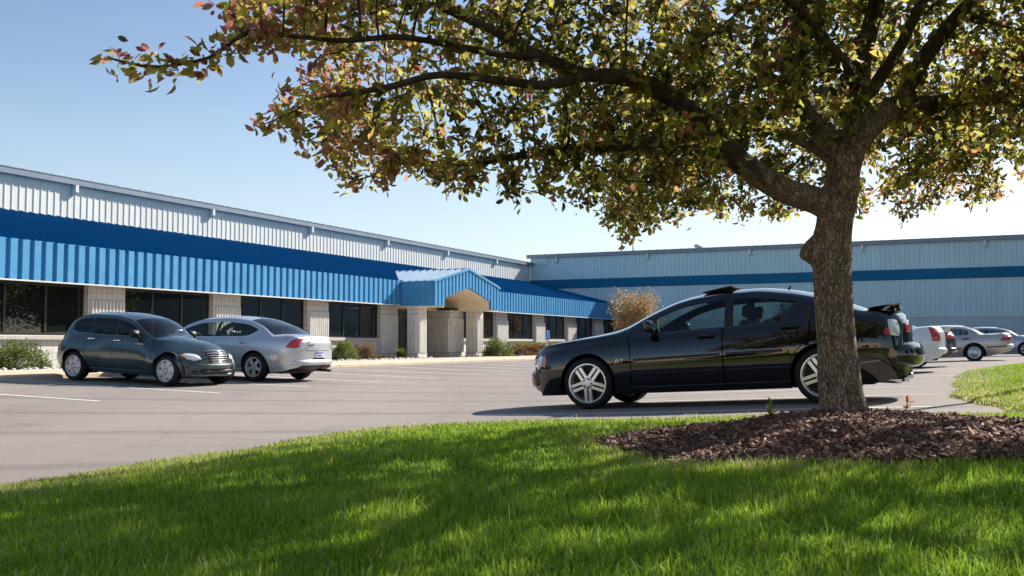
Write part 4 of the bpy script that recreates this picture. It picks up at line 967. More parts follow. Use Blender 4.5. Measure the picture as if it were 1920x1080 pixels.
b.build('spoiler', M['trimw'], r); c.bumper('bumper', 'B', .47, .72, 0.072, .05, mp['paint'])  # pale trim colour stands for the white reflection on the dark tail
# ---- older silver-beige sedan side on
sp = sedan(5.08, .94, 1.41, (1.0, 3.81), .325, .215, ('cover', 'alloy'), .935, 1.45, 2.30, 3.40, 4.12, .72, .96, 1.02, **dict(base, lines=[1.55, 2.70, 3.72], door=(1.55, 3.72), doors=[(1.55, 2.70), (2.70, 3.72)], win=[(1.80, 2.66), (2.74, 3.36), (3.40, 3.62)], pil=[(2.66, 2.74), (3.36, 3.40)]))
mp = dict(paint=m_paint_car('champagne_car_paint', (.50, .475, .43), .3, .25, .45), wins=[M['glass']] * 3, seat=M['cloth'])
r = place(21.0, 21.63, 24.44, 'champagne_sedan', 'older champagne silver sedan with a dark side strip parked near the warehouse', -1); r.location.z -= .03; c = Car(sp, r, mp)
for s in 'LR':
    sg = 1 if s == 'L' else -1
    c.mirror(1.85, .95, s, mp['paint']); c.handle(0, s, 2.55, .83, M['dark']); c.handle(1, s, 3.56, .84, M['dark'])
    c.lineof('side_moulding', s, [(1.4, .51), (3.40, .51)], .045, M['dark'], .012); c.lineof('side_moulding', s, [(4.22, .51), (4.95, .53)], .045, M['dark'], .012)
    c.patch('taillight', s, [(4.66, .74), (5.02, .72), (5.05, .86), (4.80, .88)], M['red'], .008, .008)
    c.patch('taillight', 'B', [(sg * .30, .73), (sg * .76, .73), (sg * .72, .88), (sg * .30, .88)], M['red'], .008, .01)
c.bumper('bumper', 'B', .52, .78, 0.077, .05, M['trimw']); c.patch('licence_plate', 'B', [(-.16, .60), (.16, .60), (.16, .71), (-.16, .71)], M['plate'], .010)
# ---- pale blue sedan facing the other way
sp = sedan(4.85, .91, 1.45, (.98, 3.75), .32, .215, ('five', 'cover'), .94, 1.25, 2.25, 3.25, 4.15, .70, .98, 1.06, **dict(base, lines=[1.45, 2.6, 3.55], door=(1.45, 3.55), doors=[(1.45, 2.6), (2.6, 3.55)], win=[(1.7, 2.55), (2.65, 3.5)], pil=[(2.55, 2.65)], seat_t=(2.4, 3.3)))
mp = dict(paint=m_paint_car('pale_blue_car_paint', (.36, .41, .50), .3, .24, .4), wins=[M['glass']] * 2, seat=M['darkcloth'])
r = place(33.0, 26.7, 23.93, 'pale_blue_sedan', 'pale blue silver sedan facing right at the photo edge by the warehouse', 1); c = Car(sp, r, mp)
for s in 'LR':
    sg = 1 if s == 'L' else -1
    c.mirror(1.66, .98, s, M['trimw']); c.handle(0, s, 2.45, .84, mp['paint']); c.handle(1, s, 3.4, .86, mp['paint'])
    c.patch('headlight', 'F', [(sg * .42, .57), (sg * .70, .58), (sg * .70, .68), (sg * .42, .66)], M['lens'], .006); c.patch('taillight', 'B', [(sg * .42, .78), (sg * .74, .78), (sg * .70, .92), (sg * .42, .92)], M['red'], .006)
# ------------------------------------------------------------------ leaves, trees, shrubs
def leaves(pos, dirs, size, tone, rg, width=.42, fold=.25, droop=.0):
    """one folded leaf per position: base, two shoulders each side, tip"""
    n = len(pos); d = dirs / np.linalg.norm(dirs, axis=1, keepdims=True)
    ref = rg.normal(size=(n, 3)); ref -= d * (ref * d).sum(1, keepdims=True); ref /= np.linalg.norm(ref, axis=1, keepdims=True)
    up = np.cross(d, ref); L = size[:, None]; w = width * rg.uniform(.8, 1.15, n)[:, None]
    b = pos; q = lambda a, s, u: b + d * L * a + ref * L * w * s + up * L * u
    P = np.stack([b, q(.35, .46, fold * .35), q(.68, .42, fold * .25), q(1.0, 0, -.12 + droop), q(.68, -.42, fold * .25), q(.35, -.46, fold * .35), q(.5, 0, -.02)], 1).reshape(-1, 3)
    k = np.arange(n)[:, None] * 7
    F = np.concatenate([k + np.array([[0, 1, 2, 6]]), k + np.array([[6, 2, 3, 4]]), k + np.array([[0, 6, 4, 5]])])
    return P, F, np.repeat(tone, 7)
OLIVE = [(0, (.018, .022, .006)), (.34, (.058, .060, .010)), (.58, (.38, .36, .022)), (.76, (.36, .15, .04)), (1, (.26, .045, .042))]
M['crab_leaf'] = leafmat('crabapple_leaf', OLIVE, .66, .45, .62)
LIMBS = {
 'A': [(2.297, 6.8, 1.832, 0.112), (2.132, 6.75, 1.901, 0.097), (1.931, 6.7, 1.949, 0.088), (1.685, 6.6, 2.052, 0.084), (1.481, 6.5, 2.18, 0.079), (1.3, 6.4, 2.333, 0.070), (1.123, 6.3, 2.452, 0.062), (0.934, 6.2, 2.55, 0.058), (0.715, 6.1, 2.593, 0.054), (0.469, 6, 2.582, 0.043), (0.198, 5.9, 2.654, 0.036), (-0.097, 5.8, 2.789, 0.029), (-0.447, 5.7, 2.919, 0.022)],
 'A1': [(1.3, 6.4, 2.333, 0.049), (1.101, 6.6, 2.296, 0.044), (0.844, 6.9, 2.321, 0.042), (0.48, 7.2, 2.358, 0.040), (0.083, 7.5, 2.36, 0.033), (-0.342, 7.7, 2.343, 0.030), (-0.866, 7.8, 2.349, 0.021)],
 'A2': [(0.469, 6, 2.582, 0.036), (0.194, 5.8, 2.46, 0.029), (-0.094, 5.6, 2.438, 0.025), (-0.392, 5.4, 2.414, 0.021), (-0.709, 5.3, 2.311, 0.018), (-0.986, 5.2, 2.24, 0.011)],
 'A3': [(0.198, 5.9, 2.654, 0.026), (-0.184, 5.5, 2.582, 0.021), (-0.582, 5.2, 2.564, 0.017), (-0.951, 5, 2.486, 0.014), (-1.316, 4.9, 2.496, 0.011), (-1.555, 4.8, 2.322, 0.008), (-1.804, 4.75, 2.272, 0.008), (-1.996, 4.7, 2.303, 0.005)],
 'B': [(2.373, 6.8, 2.251, 0.105), (2.245, 6.9, 2.406, 0.091), (2.168, 7.1, 2.65, 0.082), (2.172, 7.3, 2.946, 0.076), (2.287, 7.5, 3.3, 0.070), (2.461, 7.7, 3.672, 0.064), (2.576, 7.9, 4.151, 0.052), (2.526, 8, 4.607, 0.040)],
 'B1': [(2.168, 7.1, 2.65, 0.039), (2.036, 7.6, 2.987, 0.038), (1.879, 8, 3.369, 0.035), (1.695, 8.4, 3.876, 0.028), (1.564, 8.7, 4.33, 0.019)],
 'B2': [(2.345, 6.8, 2.12, 0.050), (2.24, 6.98, 2.30, 0.048), (2.03, 7.6, 2.602, 0.046), (1.802, 8.3, 2.852, 0.041), (1.503, 9, 2.966, 0.035), (1.174, 9.6, 2.941, 0.026)],
 'C': [(2.411, 6.8, 2.289, 0.097), (2.453, 6.8, 2.499, 0.086), (2.455, 6.75, 2.716, 0.074), (2.427, 6.6, 2.9, 0.065), (2.439, 6.4, 3.131, 0.056), (2.404, 6.2, 3.38, 0.044), (2.3, 6, 3.645, 0.033)],
 'C1': [(2.455, 6.75, 2.716, 0.045), (2.013, 6, 2.752, 0.033), (1.574, 5.4, 2.844, 0.027), (1.157, 4.9, 2.916, 0.019), (0.735, 4.5, 2.933, 0.012)],
 'D': [(2.419, 6.8, 2.308, 0.105), (2.574, 6.8, 2.48, 0.094), (2.786, 6.85, 2.588, 0.083), (3.038, 6.9, 2.62, 0.068), (3.372, 6.95, 2.73, 0.054), (3.675, 7, 2.942, 0.046), (4.074, 7, 3.18, 0.039), (4.553, 7, 3.42, 0.027)],
 'D1': [(2.786, 6.85, 2.588, 0.068), (2.843, 6.7, 2.816, 0.059), (2.946, 6.5, 3.017, 0.050), (3.038, 6.3, 3.168, 0.042), (3.224, 6.1, 3.41, 0.030)],
 'D2': [(3.038, 6.9, 2.62, 0.049), (3.621, 7.3, 2.748, 0.044), (4.266, 7.8, 3.042, 0.039), (5.035, 8.2, 3.199, 0.027)],
 'D3': [(2.786, 6.85, 2.588, 0.045), (3.473, 7.8, 2.69, 0.043), (4.163, 8.6, 2.825, 0.038), (4.918, 9.4, 3.031, 0.026)],
 'E': [(2.47, 6.8, 2.576, 0.052), (2.334, 5.8, 2.657, 0.035), (2.202, 4.9, 2.832, 0.024), (2.134, 4.2, 2.943, 0.014)],
 'F': [(2.439, 6.85, 2.434, 0.053), (2.774, 7.9, 2.891, 0.048), (3.011, 9, 3.27, 0.040), (3.011, 10, 3.534, 0.028)]}
TRUNK = [(2.331, 6.8, 0.20, 0.235), (2.331, 6.8, 0.295, 0.198), (2.322, 6.8, 0.391, 0.172), (2.302, 6.8, 0.521, 0.152), (2.286, 6.8, 0.688, 0.143), (2.272, 6.8, 0.911, 0.131), (2.262, 6.8, 1.135, 0.128), (2.252, 6.8, 1.361, 0.129), (2.252, 6.8, 1.549, 0.133), (2.272, 6.8, 1.738, 0.124), (2.314, 6.8, 1.927, 0.122), (2.348, 6.8, 2.117, 0.114), (2.385, 6.8, 2.27, 0.116), (2.41, 6.8, 2.36, 0.10)]
def resample(P, step):
    P = np.array(P, float); L = np.concatenate([[0], np.cumsum(np.linalg.norm(np.diff(P[:, :3], axis=0), axis=1))]); n = max(2, int(L[-1] / step) + 1); t = np.linspace(0, L[-1], n)
    return np.stack([pch(L, P[:, k], t) for k in range(4)], 1)
def rough_tube(m, P, sides, rg, amp=.06, f=9.):
    """a limb with uneven bark relief"""
    P = np.asarray(P); vs = []; ref = None; ph = rg.uniform(0, 6, 6)
    for i in range(len(P)):
        tn = Vector(P[min(i + 1, len(P) - 1), :3] - P[max(i - 1, 0), :3]).normalized()
        if ref is None: ref = tn.orthogonal().normalized()
        ref = (ref - tn * ref.dot(tn)).normalized(); bi = tn.cross(ref)
        for k in range(sides):
            a = 2 * math.pi * k / sides; z = i * .35
            r = P[i, 3] * (1 + amp * (math.sin(3 * a + z * .5 + ph[0]) * .6 + math.sin(7 * a - z * .8 + ph[1]) * .5 + math.sin(f * a + z * 1.7 + ph[2]) * .35) + rg.normal() * amp * .45)
            p = Vector(P[i, :3]) + (ref * math.cos(a) + bi * math.sin(a)) * r; vs.append(p)
    b = len(m.v); m.add(vs, [(i * sides + k, i * sides + (k + 1) % sides, (i + 1) * sides + (k + 1) % sides, (i + 1) * sides + k) for i in range(len(P) - 1) for k in range(sides)], 0, True)
    m.f.append(tuple(range(len(m.v) - sides, len(m.v)))); m.mi.append(0); m.sm.append(False)
def big_tree():
    rg = np.random.default_rng(5); root = empty('crabapple_tree', (2.331, 6.8, .29), 0, 'large spreading crabapple tree with rough grey trunk in the mulch bed', 'tree')
    off = Matrix.Translation((-2.331, -6.8, -.29))
    m = MB(); tp = resample(TRUNK, .022); rough_tube(m, tp, 44, rg, .022, 13)
    vs = []                                             # root flare and the old cut knob on the left
    for i, v in enumerate(m.v):
        x, y, z = v; a = math.atan2(y - 6.8, x - 2.3)
        fl = max(0, (.48 - z) / .26) ** 2 * .06 * (1 + .9 * math.sin(3 * a + .4) + .5 * math.sin(5 * a + 2)); x += math.cos(a) * fl; y += math.sin(a) * fl
        kd = math.exp(-((z - 1.56) / .085) ** 4 - ((a - 3.0 if a > 0 else a + 2 * math.pi - 3.0) / .75) ** 4); x -= .080 * kd * (1 - .5 * (z - 1.56) / .1); y -= .01 * kd
        
        vs.append(off @ Vector((x, y, z)))
    m.v = [tuple(v) for v in vs]
    # crabapple stalks and flaky bark edges give the trunk its rough outline
    for k in range(150):
        z = rg.uniform(.5, 2.2); a = rg.uniform(0, 6.28); i = int(np.argmin(abs(tp[:, 2] - z))); r = tp[i, 3] * 1.0
        c = Vector((tp[i, 0] + r * math.cos(a) - 2.331, tp[i, 1] + r * math.sin(a) - 6.8, z - .29)); o = Vector((math.cos(a), math.sin(a), rg.uniform(-.3, .6))); t_ = Vector((-math.sin(a), math.cos(a), 0)) * rg.uniform(.006, .016); h = Vector((0, 0, rg.uniform(.01, .035)))
        m.add([c - t_ - o * .01, c + t_ - o * .01, c + t_ * .6 + h + o * rg.uniform(.008, .02), c - t_ * .5 + h + o * rg.uniform(.006, .016)], [(0, 1, 2, 3)])
    m.build('trunk', M['bark'], root, uv=False)
    # skeleton nodes
    nodes = []; par = []; rad = []
    for k, P in LIMBS.items():
        q = resample(P, .10)
        st = -1
        if nodes and k != 'A':
            dd = [np.linalg.norm(np.array(n) - q[0, :3]) for n in nodes]; j = int(np.argmin(dd))
            if dd[j] < .12: st = j
        for i in range(len(q)): nodes.append(q[i, :3]); par.append(st if i == 0 else len(nodes) - 2); rad.append(q[i, 3])
    nfix = len(nodes)
    def inside(p):
        x, y, z = p[:, 0], p[:, 1], p[:, 2]; r = np.hypot(x - 2.25, y - 6.9); an = np.arctan2(y - 6.9, x - 2.25)
        rm = pch([1.9, 2.05, 2.3, 2.7, 3.4, 4.2, 4.9, 5.5], [2.9, 3.45, 3.95, 4.25, 4.3, 3.1, 1.0, .1], z) * (1 + .05 * np.sin(3 * an + 1) + .04 * np.sin(7 * an + z * 3))
        zb = 2.06 - .10 * smooth(1.6, .9, x) + .30 * smooth(.9, -.2, (r - .2) / 1.6) + .24 * smooth(2.2, 4.2, x) + .42 * smooth(6.2, 3.4, y) + .10 * np.sin(an * 5) + .05 * np.sin(x * 4)
        return (r < rm) & (z > zb) & (z < 5.5) & ~((x < .9) & (y > 8.0 + .3 * np.sin(x * 5)))
    A = rg.uniform((-2.6, 2.0, 1.85), (7.0, 11.6, 5.5), (24000, 3)); A = A[inside(A)]
    gap = np.sin(A[:, 0] * 2.3 + 1.1 * np.sin(A[:, 2] * 1.9)) + np.sin(A[:, 1] * 2.1 + .9 * np.sin(A[:, 0] * 1.3)) + np.sin(A[:, 2] * 2.9 + A[:, 1] * .8)
    A = A[(gap > -.36) & (rg.random(len(A)) < (.30 + .70 * smooth(4.2, 3.4, A[:, 2])))][:4500]
    for q in ((-.35, 7.2, 2.03, .34), (.1, 7.4, 2.0, .38), (.55, 7.6, 1.98, .34), (-.9, 7.0, 2.14, .38), (-1.2, 6.2, 2.15, .36), (.9, 7.9, 2.0, .34), (-.6, 7.6, 2.12, .3), (1.35, 8.2, 2.05, .34)):   # low hanging sprays
        A = np.concatenate([A, np.array(q[:3]) + np.array((0, 0, .11)) + rg.normal(size=(20, 3)) * q[3] * np.array((.6, .6, .28))])
    alive = np.ones(len(A), bool); step = .13
    for it in range(90):
        kd = KDTree(len(nodes))
        for i, n in enumerate(nodes): kd.insert(n, i)
        kd.balance(); acc = {}
        for i in np.nonzero(alive)[0]:
            co, j, dist = kd.find(A[i])
            if dist < .15: alive[i] = False; continue
            if dist < 1.5: acc.setdefault(j, []).append((A[i] - nodes[j]) / dist)
        new = 0
        for j, ds in acc.items():
            d = np.sum(ds, 0) + rg.normal(size=3) * .25; nn = np.linalg.norm(d)
            if nn < 1e-6: continue
            p = nodes[j] + d / nn * step; nodes.append(p); par.append(j); rad.append(.0045); new += 1
        if not new or not alive.any(): break
    n = len(nodes); nd = np.array(nodes); kids = [[] for _ in range(n)]
    for i, p in enumerate(par):
        if p >= 0: kids[p].append(i)
    rd = np.array(rad)
    for i in range(n - 1, nfix - 1, -1):
        if kids[i]: rd[i] = min(.03, max(.0045, sum(rd[k] ** 2.4 for k in kids[i]) ** (1 / 2.4)))
    m = MB()
    for k, P in LIMBS.items():
        q = resample(P, .045 if P[0][3] > .05 else .08); n0 = len(m.f); rough_tube(m, q, 18 if P[0][3] > .05 else 9, rg, .03, 9)
        for fi in range(n0, len(m.f)):                 # old grey bark only near the fork
            v = m.v[m.f[fi][0]]
            if math.dist(v, (2.33, 6.8, 2.0)) < .75 + .12 * math.sin(v[0] * 31 + v[2] * 23): m.mi[fi] = 1
    for i in range(nfix, n):                            # twigs: chains that follow the thickest child
        p = par[i]
        if p < nfix or max(kids[p], key=lambda k: rd[k]) != i:
            ch = [p, i]
            while kids[ch[-1]]: ch.append(max(kids[ch[-1]], key=lambda k: rd[k]))
            m.tube([nd[c] for c in ch], [min(rd[c], rd[i] * 1.2) for c in ch], 5 if rd[i] > .008 else 4, 0, False)
    m.v = [(v[0] - 2.331, v[1] - 6.8, v[2] - .29) for v in m.v]; m.build('branches', [M['bark_dark'], M['bark']], root, uv=False)
    # leaves sit in tufts on the thin wood
    thin = [i for i in range(n) if rd[i] < .0125 or (i < nfix and .02 < rd[i] < .075 and i % 2 == 0)]
    P = []; D = []; TN = []; SZ = []
    print('tree nodes', n, 'leafy', len(thin))
    for i in thin:
        p = nd[i]; pa = nd[par[i]] if par[i] >= 0 else p - np.array((0, 0, .1)); ax = p - pa; ax /= max(1e-6, np.linalg.norm(ax)); tip = not kids[i]
        c = 28 if tip else 15
        if i < nfix: c = 20 if rd[i] < .0125 else 11
        f = rg.random(c); base = pa + (p - pa) * f[:, None] + rg.normal(size=(c, 3)) * (.042 if rd[i] < .0125 else .10)
        d = rg.normal(size=(c, 3)) + ax * (.9 if tip else .5) + np.array((0, 0, -.15)); P.append(base); D.append(d)
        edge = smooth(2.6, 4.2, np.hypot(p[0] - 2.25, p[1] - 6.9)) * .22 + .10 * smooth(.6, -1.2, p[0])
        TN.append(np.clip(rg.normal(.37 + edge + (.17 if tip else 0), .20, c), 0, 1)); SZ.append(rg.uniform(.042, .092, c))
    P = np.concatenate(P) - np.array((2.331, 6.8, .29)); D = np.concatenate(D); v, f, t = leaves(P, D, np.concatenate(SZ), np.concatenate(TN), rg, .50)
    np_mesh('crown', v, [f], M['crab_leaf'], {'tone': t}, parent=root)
    return root
big_tree()

def shrub(name, s, d, h, rx, ry, ht, n, size, mat, label, cat='shrub', group=None, tone=(.5, .2), shape='dome', stem=True, world_=None, up=.4, grp_rng=1, topt=None):
    """a plant: stems plus a shell of small leaves with gaps"""
    rg = np.random.default_rng(grp_rng); p = XY(s, d); z = BASE + h if world_ is None else world_
    root = empty(name, (p.x, p.y, z), RZ, label, cat, group)
    k = max(5, n // 90); cl = rg.normal(size=(k, 3)); cl /= np.linalg.norm(cl, axis=1, keepdims=True); cl[:, 2] = abs(cl[:, 2]); cl *= rg.uniform(.35, .92, (k, 1)) ** .6
    if shape == 'hedge': cl = rg.uniform((-1, -1, .05), (1, 1, .97), (k, 3)); sc = np.array((rx, ry, ht))
    else: sc = np.array((rx, ry, ht))
    cs = .26 if shape != 'hedge' else .12
    w = rg.integers(0, k, n); q = rg.normal(size=(n, 3)); q /= np.linalg.norm(q, axis=1, keepdims=True); q *= rg.uniform(.2, 1, (n, 1)) ** .5 * cs * rg.uniform(.6, 1.3, (k, 1))[w]
    pos = cl[w] + q; 
    if shape == 'hedge': pos = np.clip(pos, (-1.05, -1.1, .02), (1.05, 1.1, 1.03))
    pos = pos * sc; pos[:, 2] = abs(pos[:, 2]) + .01
    dirs = rg.normal(size=(n, 3)) + (pos / sc) * .8 + np.array((0, 0, up)); tn = rg.normal(tone[0], tone[1], n) + (rg.normal(0, .12, k))[w]
    if topt: tn = tn + topt * smooth(.72, .95, pos[:, 2] / ht)
    v, f, t = leaves(pos, dirs, rg.uniform(.6, 1.25, n) * size, np.clip(tn, 0, 1), rg)
    np_mesh('foliage', v, [f], mat, {'tone': t}, parent=root)
    if stem:
        m = MB()
        for i in range(min(k, 14)): e = Vector(cl[i] * sc); m.tube([(e.x * .1, e.y * .1, 0), e * .5 + Vector((0, 0, .05 * ht)), e], [.014, .010, .004], 5)
        m.build('stem', M['bark'], root, uv=False)
    return root
GREEN = [(0, (.012, .026, .006)), (.4, (.045, .085, .014)), (.75, (.12, .17, .02)), (1, (.22, .24, .04))]
REDDISH = [(0, (.025, .030, .010)), (.35, (.11, .045, .022)), (.6, (.26, .085, .045)), (.8, (.10, .13, .02)), (1, (.20, .22, .03))]
ORANGE = [(0, (.03, .045, .010)), (.38, (.12, .14, .03)), (.65, (.36, .22, .07)), (1, (.52, .24, .14))]
M['green_leaf'] = leafmat('green_shrub_leaf', GREEN, .45); M['red_leaf'] = leafmat('red_hedge_leaf', REDDISH, .4); M['orange_leaf'] = leafmat('bronze_tree_leaf', ORANGE, .45)
M['spruce'] = leafmat('dark_needles', [(0, (.008, .016, .007)), (1, (.03, .055, .02))], .2)
shrub('shrub', -1.55, 1.35, -.02, .85, .8, .80, 8000, .058, M['green_leaf'], 'wide loose green shrub at the left edge under the first window', tone=(.5, .2), grp_rng=3)
shrub('shrub', 13.45, 1.35, -.02, .62, .62, .74, 7000, .052, M['green_leaf'], 'bright yellow green shrub beside the silver sedan', tone=(.68, .18), grp_rng=4)
shrub('shrub', 15.0, 1.25, -.02, .62, .60, .80, 5600, .05, M['red_leaf'], 'dull reddish green shrub right of the bright green one', tone=(.55, .25), grp_rng=5)
shrub('ground_shrub', 15.9, 1.5, -.02, .62, .45, .24, 2600, .045, M['red_leaf'], 'low spreading reddish plant among the stones', 'plant', tone=(.4, .25), grp_rng=6)
shrub('shrub', 25.6, 2.35, -.02, .95, .75, 1.0, 7000, .07, M['green_leaf'], 'tall yellow green shrub right of the entrance posts', tone=(.62, .22), grp_rng=7, up=.9)
shrub('hedge', 31.4, 2.75, .03, 4.7, .5, .64, 30000, .07, M['red_leaf'], 'clipped red hedge with green top in front of the far windows', 'hedge', tone=(.42, .16), shape='hedge', stem=False, grp_rng=8, topt=.45)
def tuft(s, d, label):
    rg = np.random.default_rng(9); p = XY(s, d); root = empty('ornamental_grass', (p.x, p.y, BASE - .02), RZ, label, 'plant'); n = 900
    a = rg.uniform(0, 6.28, n); r0 = rg.uniform(0, .16, n); ln = rg.uniform(.35, .62, n); le = rg.uniform(.05, .95, n); w = .005
    V = []; o = np.stack([np.cos(a), np.sin(a), 0 * a], 1); sd = np.stack([-np.sin(a), np.cos(a), 0 * a], 1) * w
    b = o * r0[:, None]; pts = [b, b + o * (ln * le * .35)[:, None] + np.stack([0 * a, 0 * a, ln * .62], 1), b + o * (ln * le * .9)[:, None] + np.stack([0 * a, 0 * a, ln * (.95 - le * .45)], 1)]
    P = np.stack([pts[0] - sd, pts[0] + sd, pts[1] - sd, pts[1] + sd, pts[2]], 1).reshape(-1, 3); k = np.arange(n)[:, None] * 5
    np_mesh('blades', P, [k + np.array([[0, 1, 3, 2]]), k + np.array([[2, 3, 4]])], M['green_leaf'], {'tone': np.repeat(np.clip(rg.normal(.55, .18, n), 0, 1), 5)}, parent=root)
tuft(17.7, 1.45, 'round green tuft of ornamental grass by the dark doorway')
def small_tree(s, d, label, mat, ht, rad, n, size, trunk=.9, tone=(.6, .2), seed=1, name='small_tree', group=None, z=None, cone=False, leafw=.45):
    rg = np.random.default_rng(seed); p = XY(s, d); root = empty(name, (p.x, p.y, BASE - .02 if z is None else z), RZ, label, 'tree', group)
    m = MB(); m.tube([(0, 0, -.05), (.03, 0, trunk), (0, .04, ht * .6), (0, 0, ht * .9)], [rad * .055, rad * .045, rad * .02, .006], 8)
    tips = []
    for k in range(46):
        z0 = rg.uniform(trunk, ht * .75); a = rg.uniform(0, 6.28); f = (z0 - trunk) / (ht - trunk)
        rr = rad * (1 - f) * rg.uniform(.7, 1.05) if cone else rad * math.sqrt(max(.05, 1 - (2 * f - .75) ** 2 / 2.2)) * rg.uniform(.55, 1.08)
        e = Vector((math.cos(a) * rr, math.sin(a) * rr, z0 + (-.12 * rr if cone else rr * rg.uniform(.25, .8)))); e.z = min(e.z, ht)
        m.tube([(0, 0, z0), (e.x * .5, e.y * .5, z0 + (e.z - z0) * .35), e], [rad * .018, rad * .012, .004], 5); tips += [(e, 1.0), (Vector((e.x * .62, e.y * .62, z0 + (e.z - z0) * .5)), 1.25)]
    tips += [(Vector((0, 0, ht * .92)), 1.)]
    m.build('trunk', M['bark'], root, uv=False)
    w = rg.integers(0, len(tips), n); c = np.array([t[0] for t in tips])[w]; sc = np.array([t[1] for t in tips])[w]; q = rg.normal(size=(n, 3)) * rad * .15 * sc[:, None]
    if cone: q[:, 2] *= .45
    pos = c + q; pos[:, 2] = np.clip(pos[:, 2], .25 * trunk, None)
    v, f, t = leaves(pos, rg.normal(size=(n, 3)) + np.array((0, 0, .3)), rg.uniform(.6, 1.3, n) * size, np.clip(rg.normal(tone[0], tone[1], n), 0, 1), rg, leafw)
    np_mesh('crown', v, [f], mat, {'tone': t}, parent=root); return root
small_tree(41.0, 5.0, 'small bronze leaved tree at the corner behind the black car bonnet', M['orange_leaf'], 4.0, 1.62, 8000, .13, .8, (.66, .22), 21)
t2 = small_tree(48.2, 13.6, 'dark top of a small tree peeking above the black car roof', M['spruce'], 4.0, 1.2, 2600, .14, 1.0, (.4, .2), 22)
# trees across the street, outside the frame: they show in the windows and the black paint
kinds = [('deciduous_tree', 'pale green leafy tree standing outside the frame across the far lawn', small_tree(18, 46, 'x', M['green_leaf'], 11, 4.0, 5200, .42, 2.2, (.55, .22), 31, z=.2)),
         ('spruce_tree', 'dark spruce standing outside the frame beyond the street', small_tree(-54, 19, 'x', M['spruce'], 6.0, 1.7, 5200, .40, .6, (.5, .25), 32, z=.2, cone=True))]
for nm, lb, o in kinds: o.name = nm; o['label'] = lb; o['group'] = 'trees across the street'
for i, (s, d) in enumerate(((26, 43), (34, 49), (41, 44), (30, 53), (38, 55), (45, 51), (22, 51), (47, 57), (8, 50), (0, 45), (-10, 49))):
    o = copy_tree(kinds[0][2]); p = XY(s, d); o.location = (p.x, p.y, .2); o.rotation_euler = (0, 0, i * 1.3); o.scale = (1, 1, rnd.uniform(.85, 1.2))
for i, (s, d) in enumerate(((-56, 26), (-55, 11), (-56, 34), (-55, 2))):
    o = copy_tree(kinds[1][2]); p = XY(s, d); o.location = (p.x, p.y, .2); o.rotation_euler = (0, 0, i * 1.1); o.scale = (1, 1, rnd.uniform(.7, 1.1))

# ------------------------------------------------------------------ stones, sign, lamps
def stones():
    rg = np.random.default_rng(13); V = []; F = []; n = 900
    bm = bmesh.new(); bmesh.ops.create_icosphere(bm, subdivisions=1, radius=1); bv = np.array([v.co for v in bm.verts]); bf = np.array([[v.index for v in f.verts] for f in bm.faces]); bm.free()
    for i in range(n):
        s = rg.uniform(-6, 19) if i < 560 else rg.uniform(24, 36); d = 2.36 - abs(rg.normal(0, .22)) if rg.random() < .75 else rg.uniform(.2, 2.3)
        if s > 24: d = rg.uniform(.3, 2.2)
        r = rg.uniform(.04, .095); sc = np.array((r * rg.uniform(.8, 1.5), r * rg.uniform(.8, 1.4), r * rg.uniform(.5, .85)))
        a = rg.uniform(0, 6.28); q = bv * (1 + rg.normal(0, .06, (len(bv), 1))) * sc; q = np.stack([q[:, 0] * math.cos(a) - q[:, 1] * math.sin(a), q[:, 0] * math.sin(a) + q[:, 1] * math.cos(a), q[:, 2]], 1)
        p = XY(s, d); V.append(q + np.array((p.x, p.y, BASE - .01 + sc[2] * .4))); F.append(bf + len(bv) * i)
    tag(np_mesh('river_stones', np.concatenate(V), [np.concatenate(F)], M['stone'], smooth_=True), 'pale rounded stones spread over the planting bed', 'stones', kind='stuff')
stones()
b = empty('bollard_light', (*XY(-1.05, 1.75), BASE - .02), RZ, 'short dark garden light standing in the stones by the first wall', 'light')
m = MB(); m.lathe([(.0, 0), (.035, 0), (.035, .17), (0, .17)], None, 12); m.build('post', M['dark'], b); m = MB(); m.lathe([(.0, .17), (.055, .17), (.055, .225), (.03, .25), (0, .255)], None, 12); m.build('cap', M['dark'], b)
# accessible parking sign on a post
p = XY(24.9, 5.4); sg_ = empty('parking_sign', (p.x, p.y, BASE + .02), RZ, 'blue accessible parking sign on a pale post past the car bonnet', 'sign')
sg_.rotation_euler = (0, 0, RZ - .45)
m = MB(); m.box(-.035, .035, -.03, .03, -.05, .98); m.build('post', M['trimw'], sg_)
m = MB(); m.box(-.15, .15, -.042, -.032, .82, 1.30); pl = m.build('sign_plate', M['white'], sg_)
m = MB(); m.box(-.13, .13, -.046, -.043, .98, 1.28); m.box(-.13, .13, -.046, -.043, .845, .945); m.build('blue_panel', M['signblue'], pl)
m = MB(); y = -.049                      # wheelchair symbol
m.lathe([(0, 0), (.016, 0), (.016, .002), (0, .002)], Matrix.Translation((-.015, y, 1.243)) @ Matrix.Rotation(R(90), 4, 'X'), 12)
m.tube([(-.015, y, 1.215), (-.012, y, 1.135), (.045, y, 1.13), (.07, y, 1.06)], .010, 5); m.tube([(-.012, y, 1.18), (.035, y, 1.175)], .008, 5)
m.tube([(-.005 + .052 * math.cos(a), y, 1.10 + .052 * math.sin(a)) for a in np.linspace(1.9, 6.3, 14)], .008, 5); m.build('wheelchair_symbol', M['white'], pl)
# lamp post whose thin shadow crosses the stalls
lp = empty('lamp_post', (8.15, 13.45, float(lawnz(8.15, 13.45))), 0, 'slim lamp post outside the frame on the right lawn', 'street lamp')
m = MB(); m.lathe([(.16, -.1), (.16, .35), (.14, .38), (.065, .40), (.05, 6.2), (0, 6.2)], None, 14); m.build('pole', M['galv'], lp); m = MB(); m.box(-.15, .55, -.14, .14, 6.2, 6.34); m.build('lamp_head', M['dark'], lp)

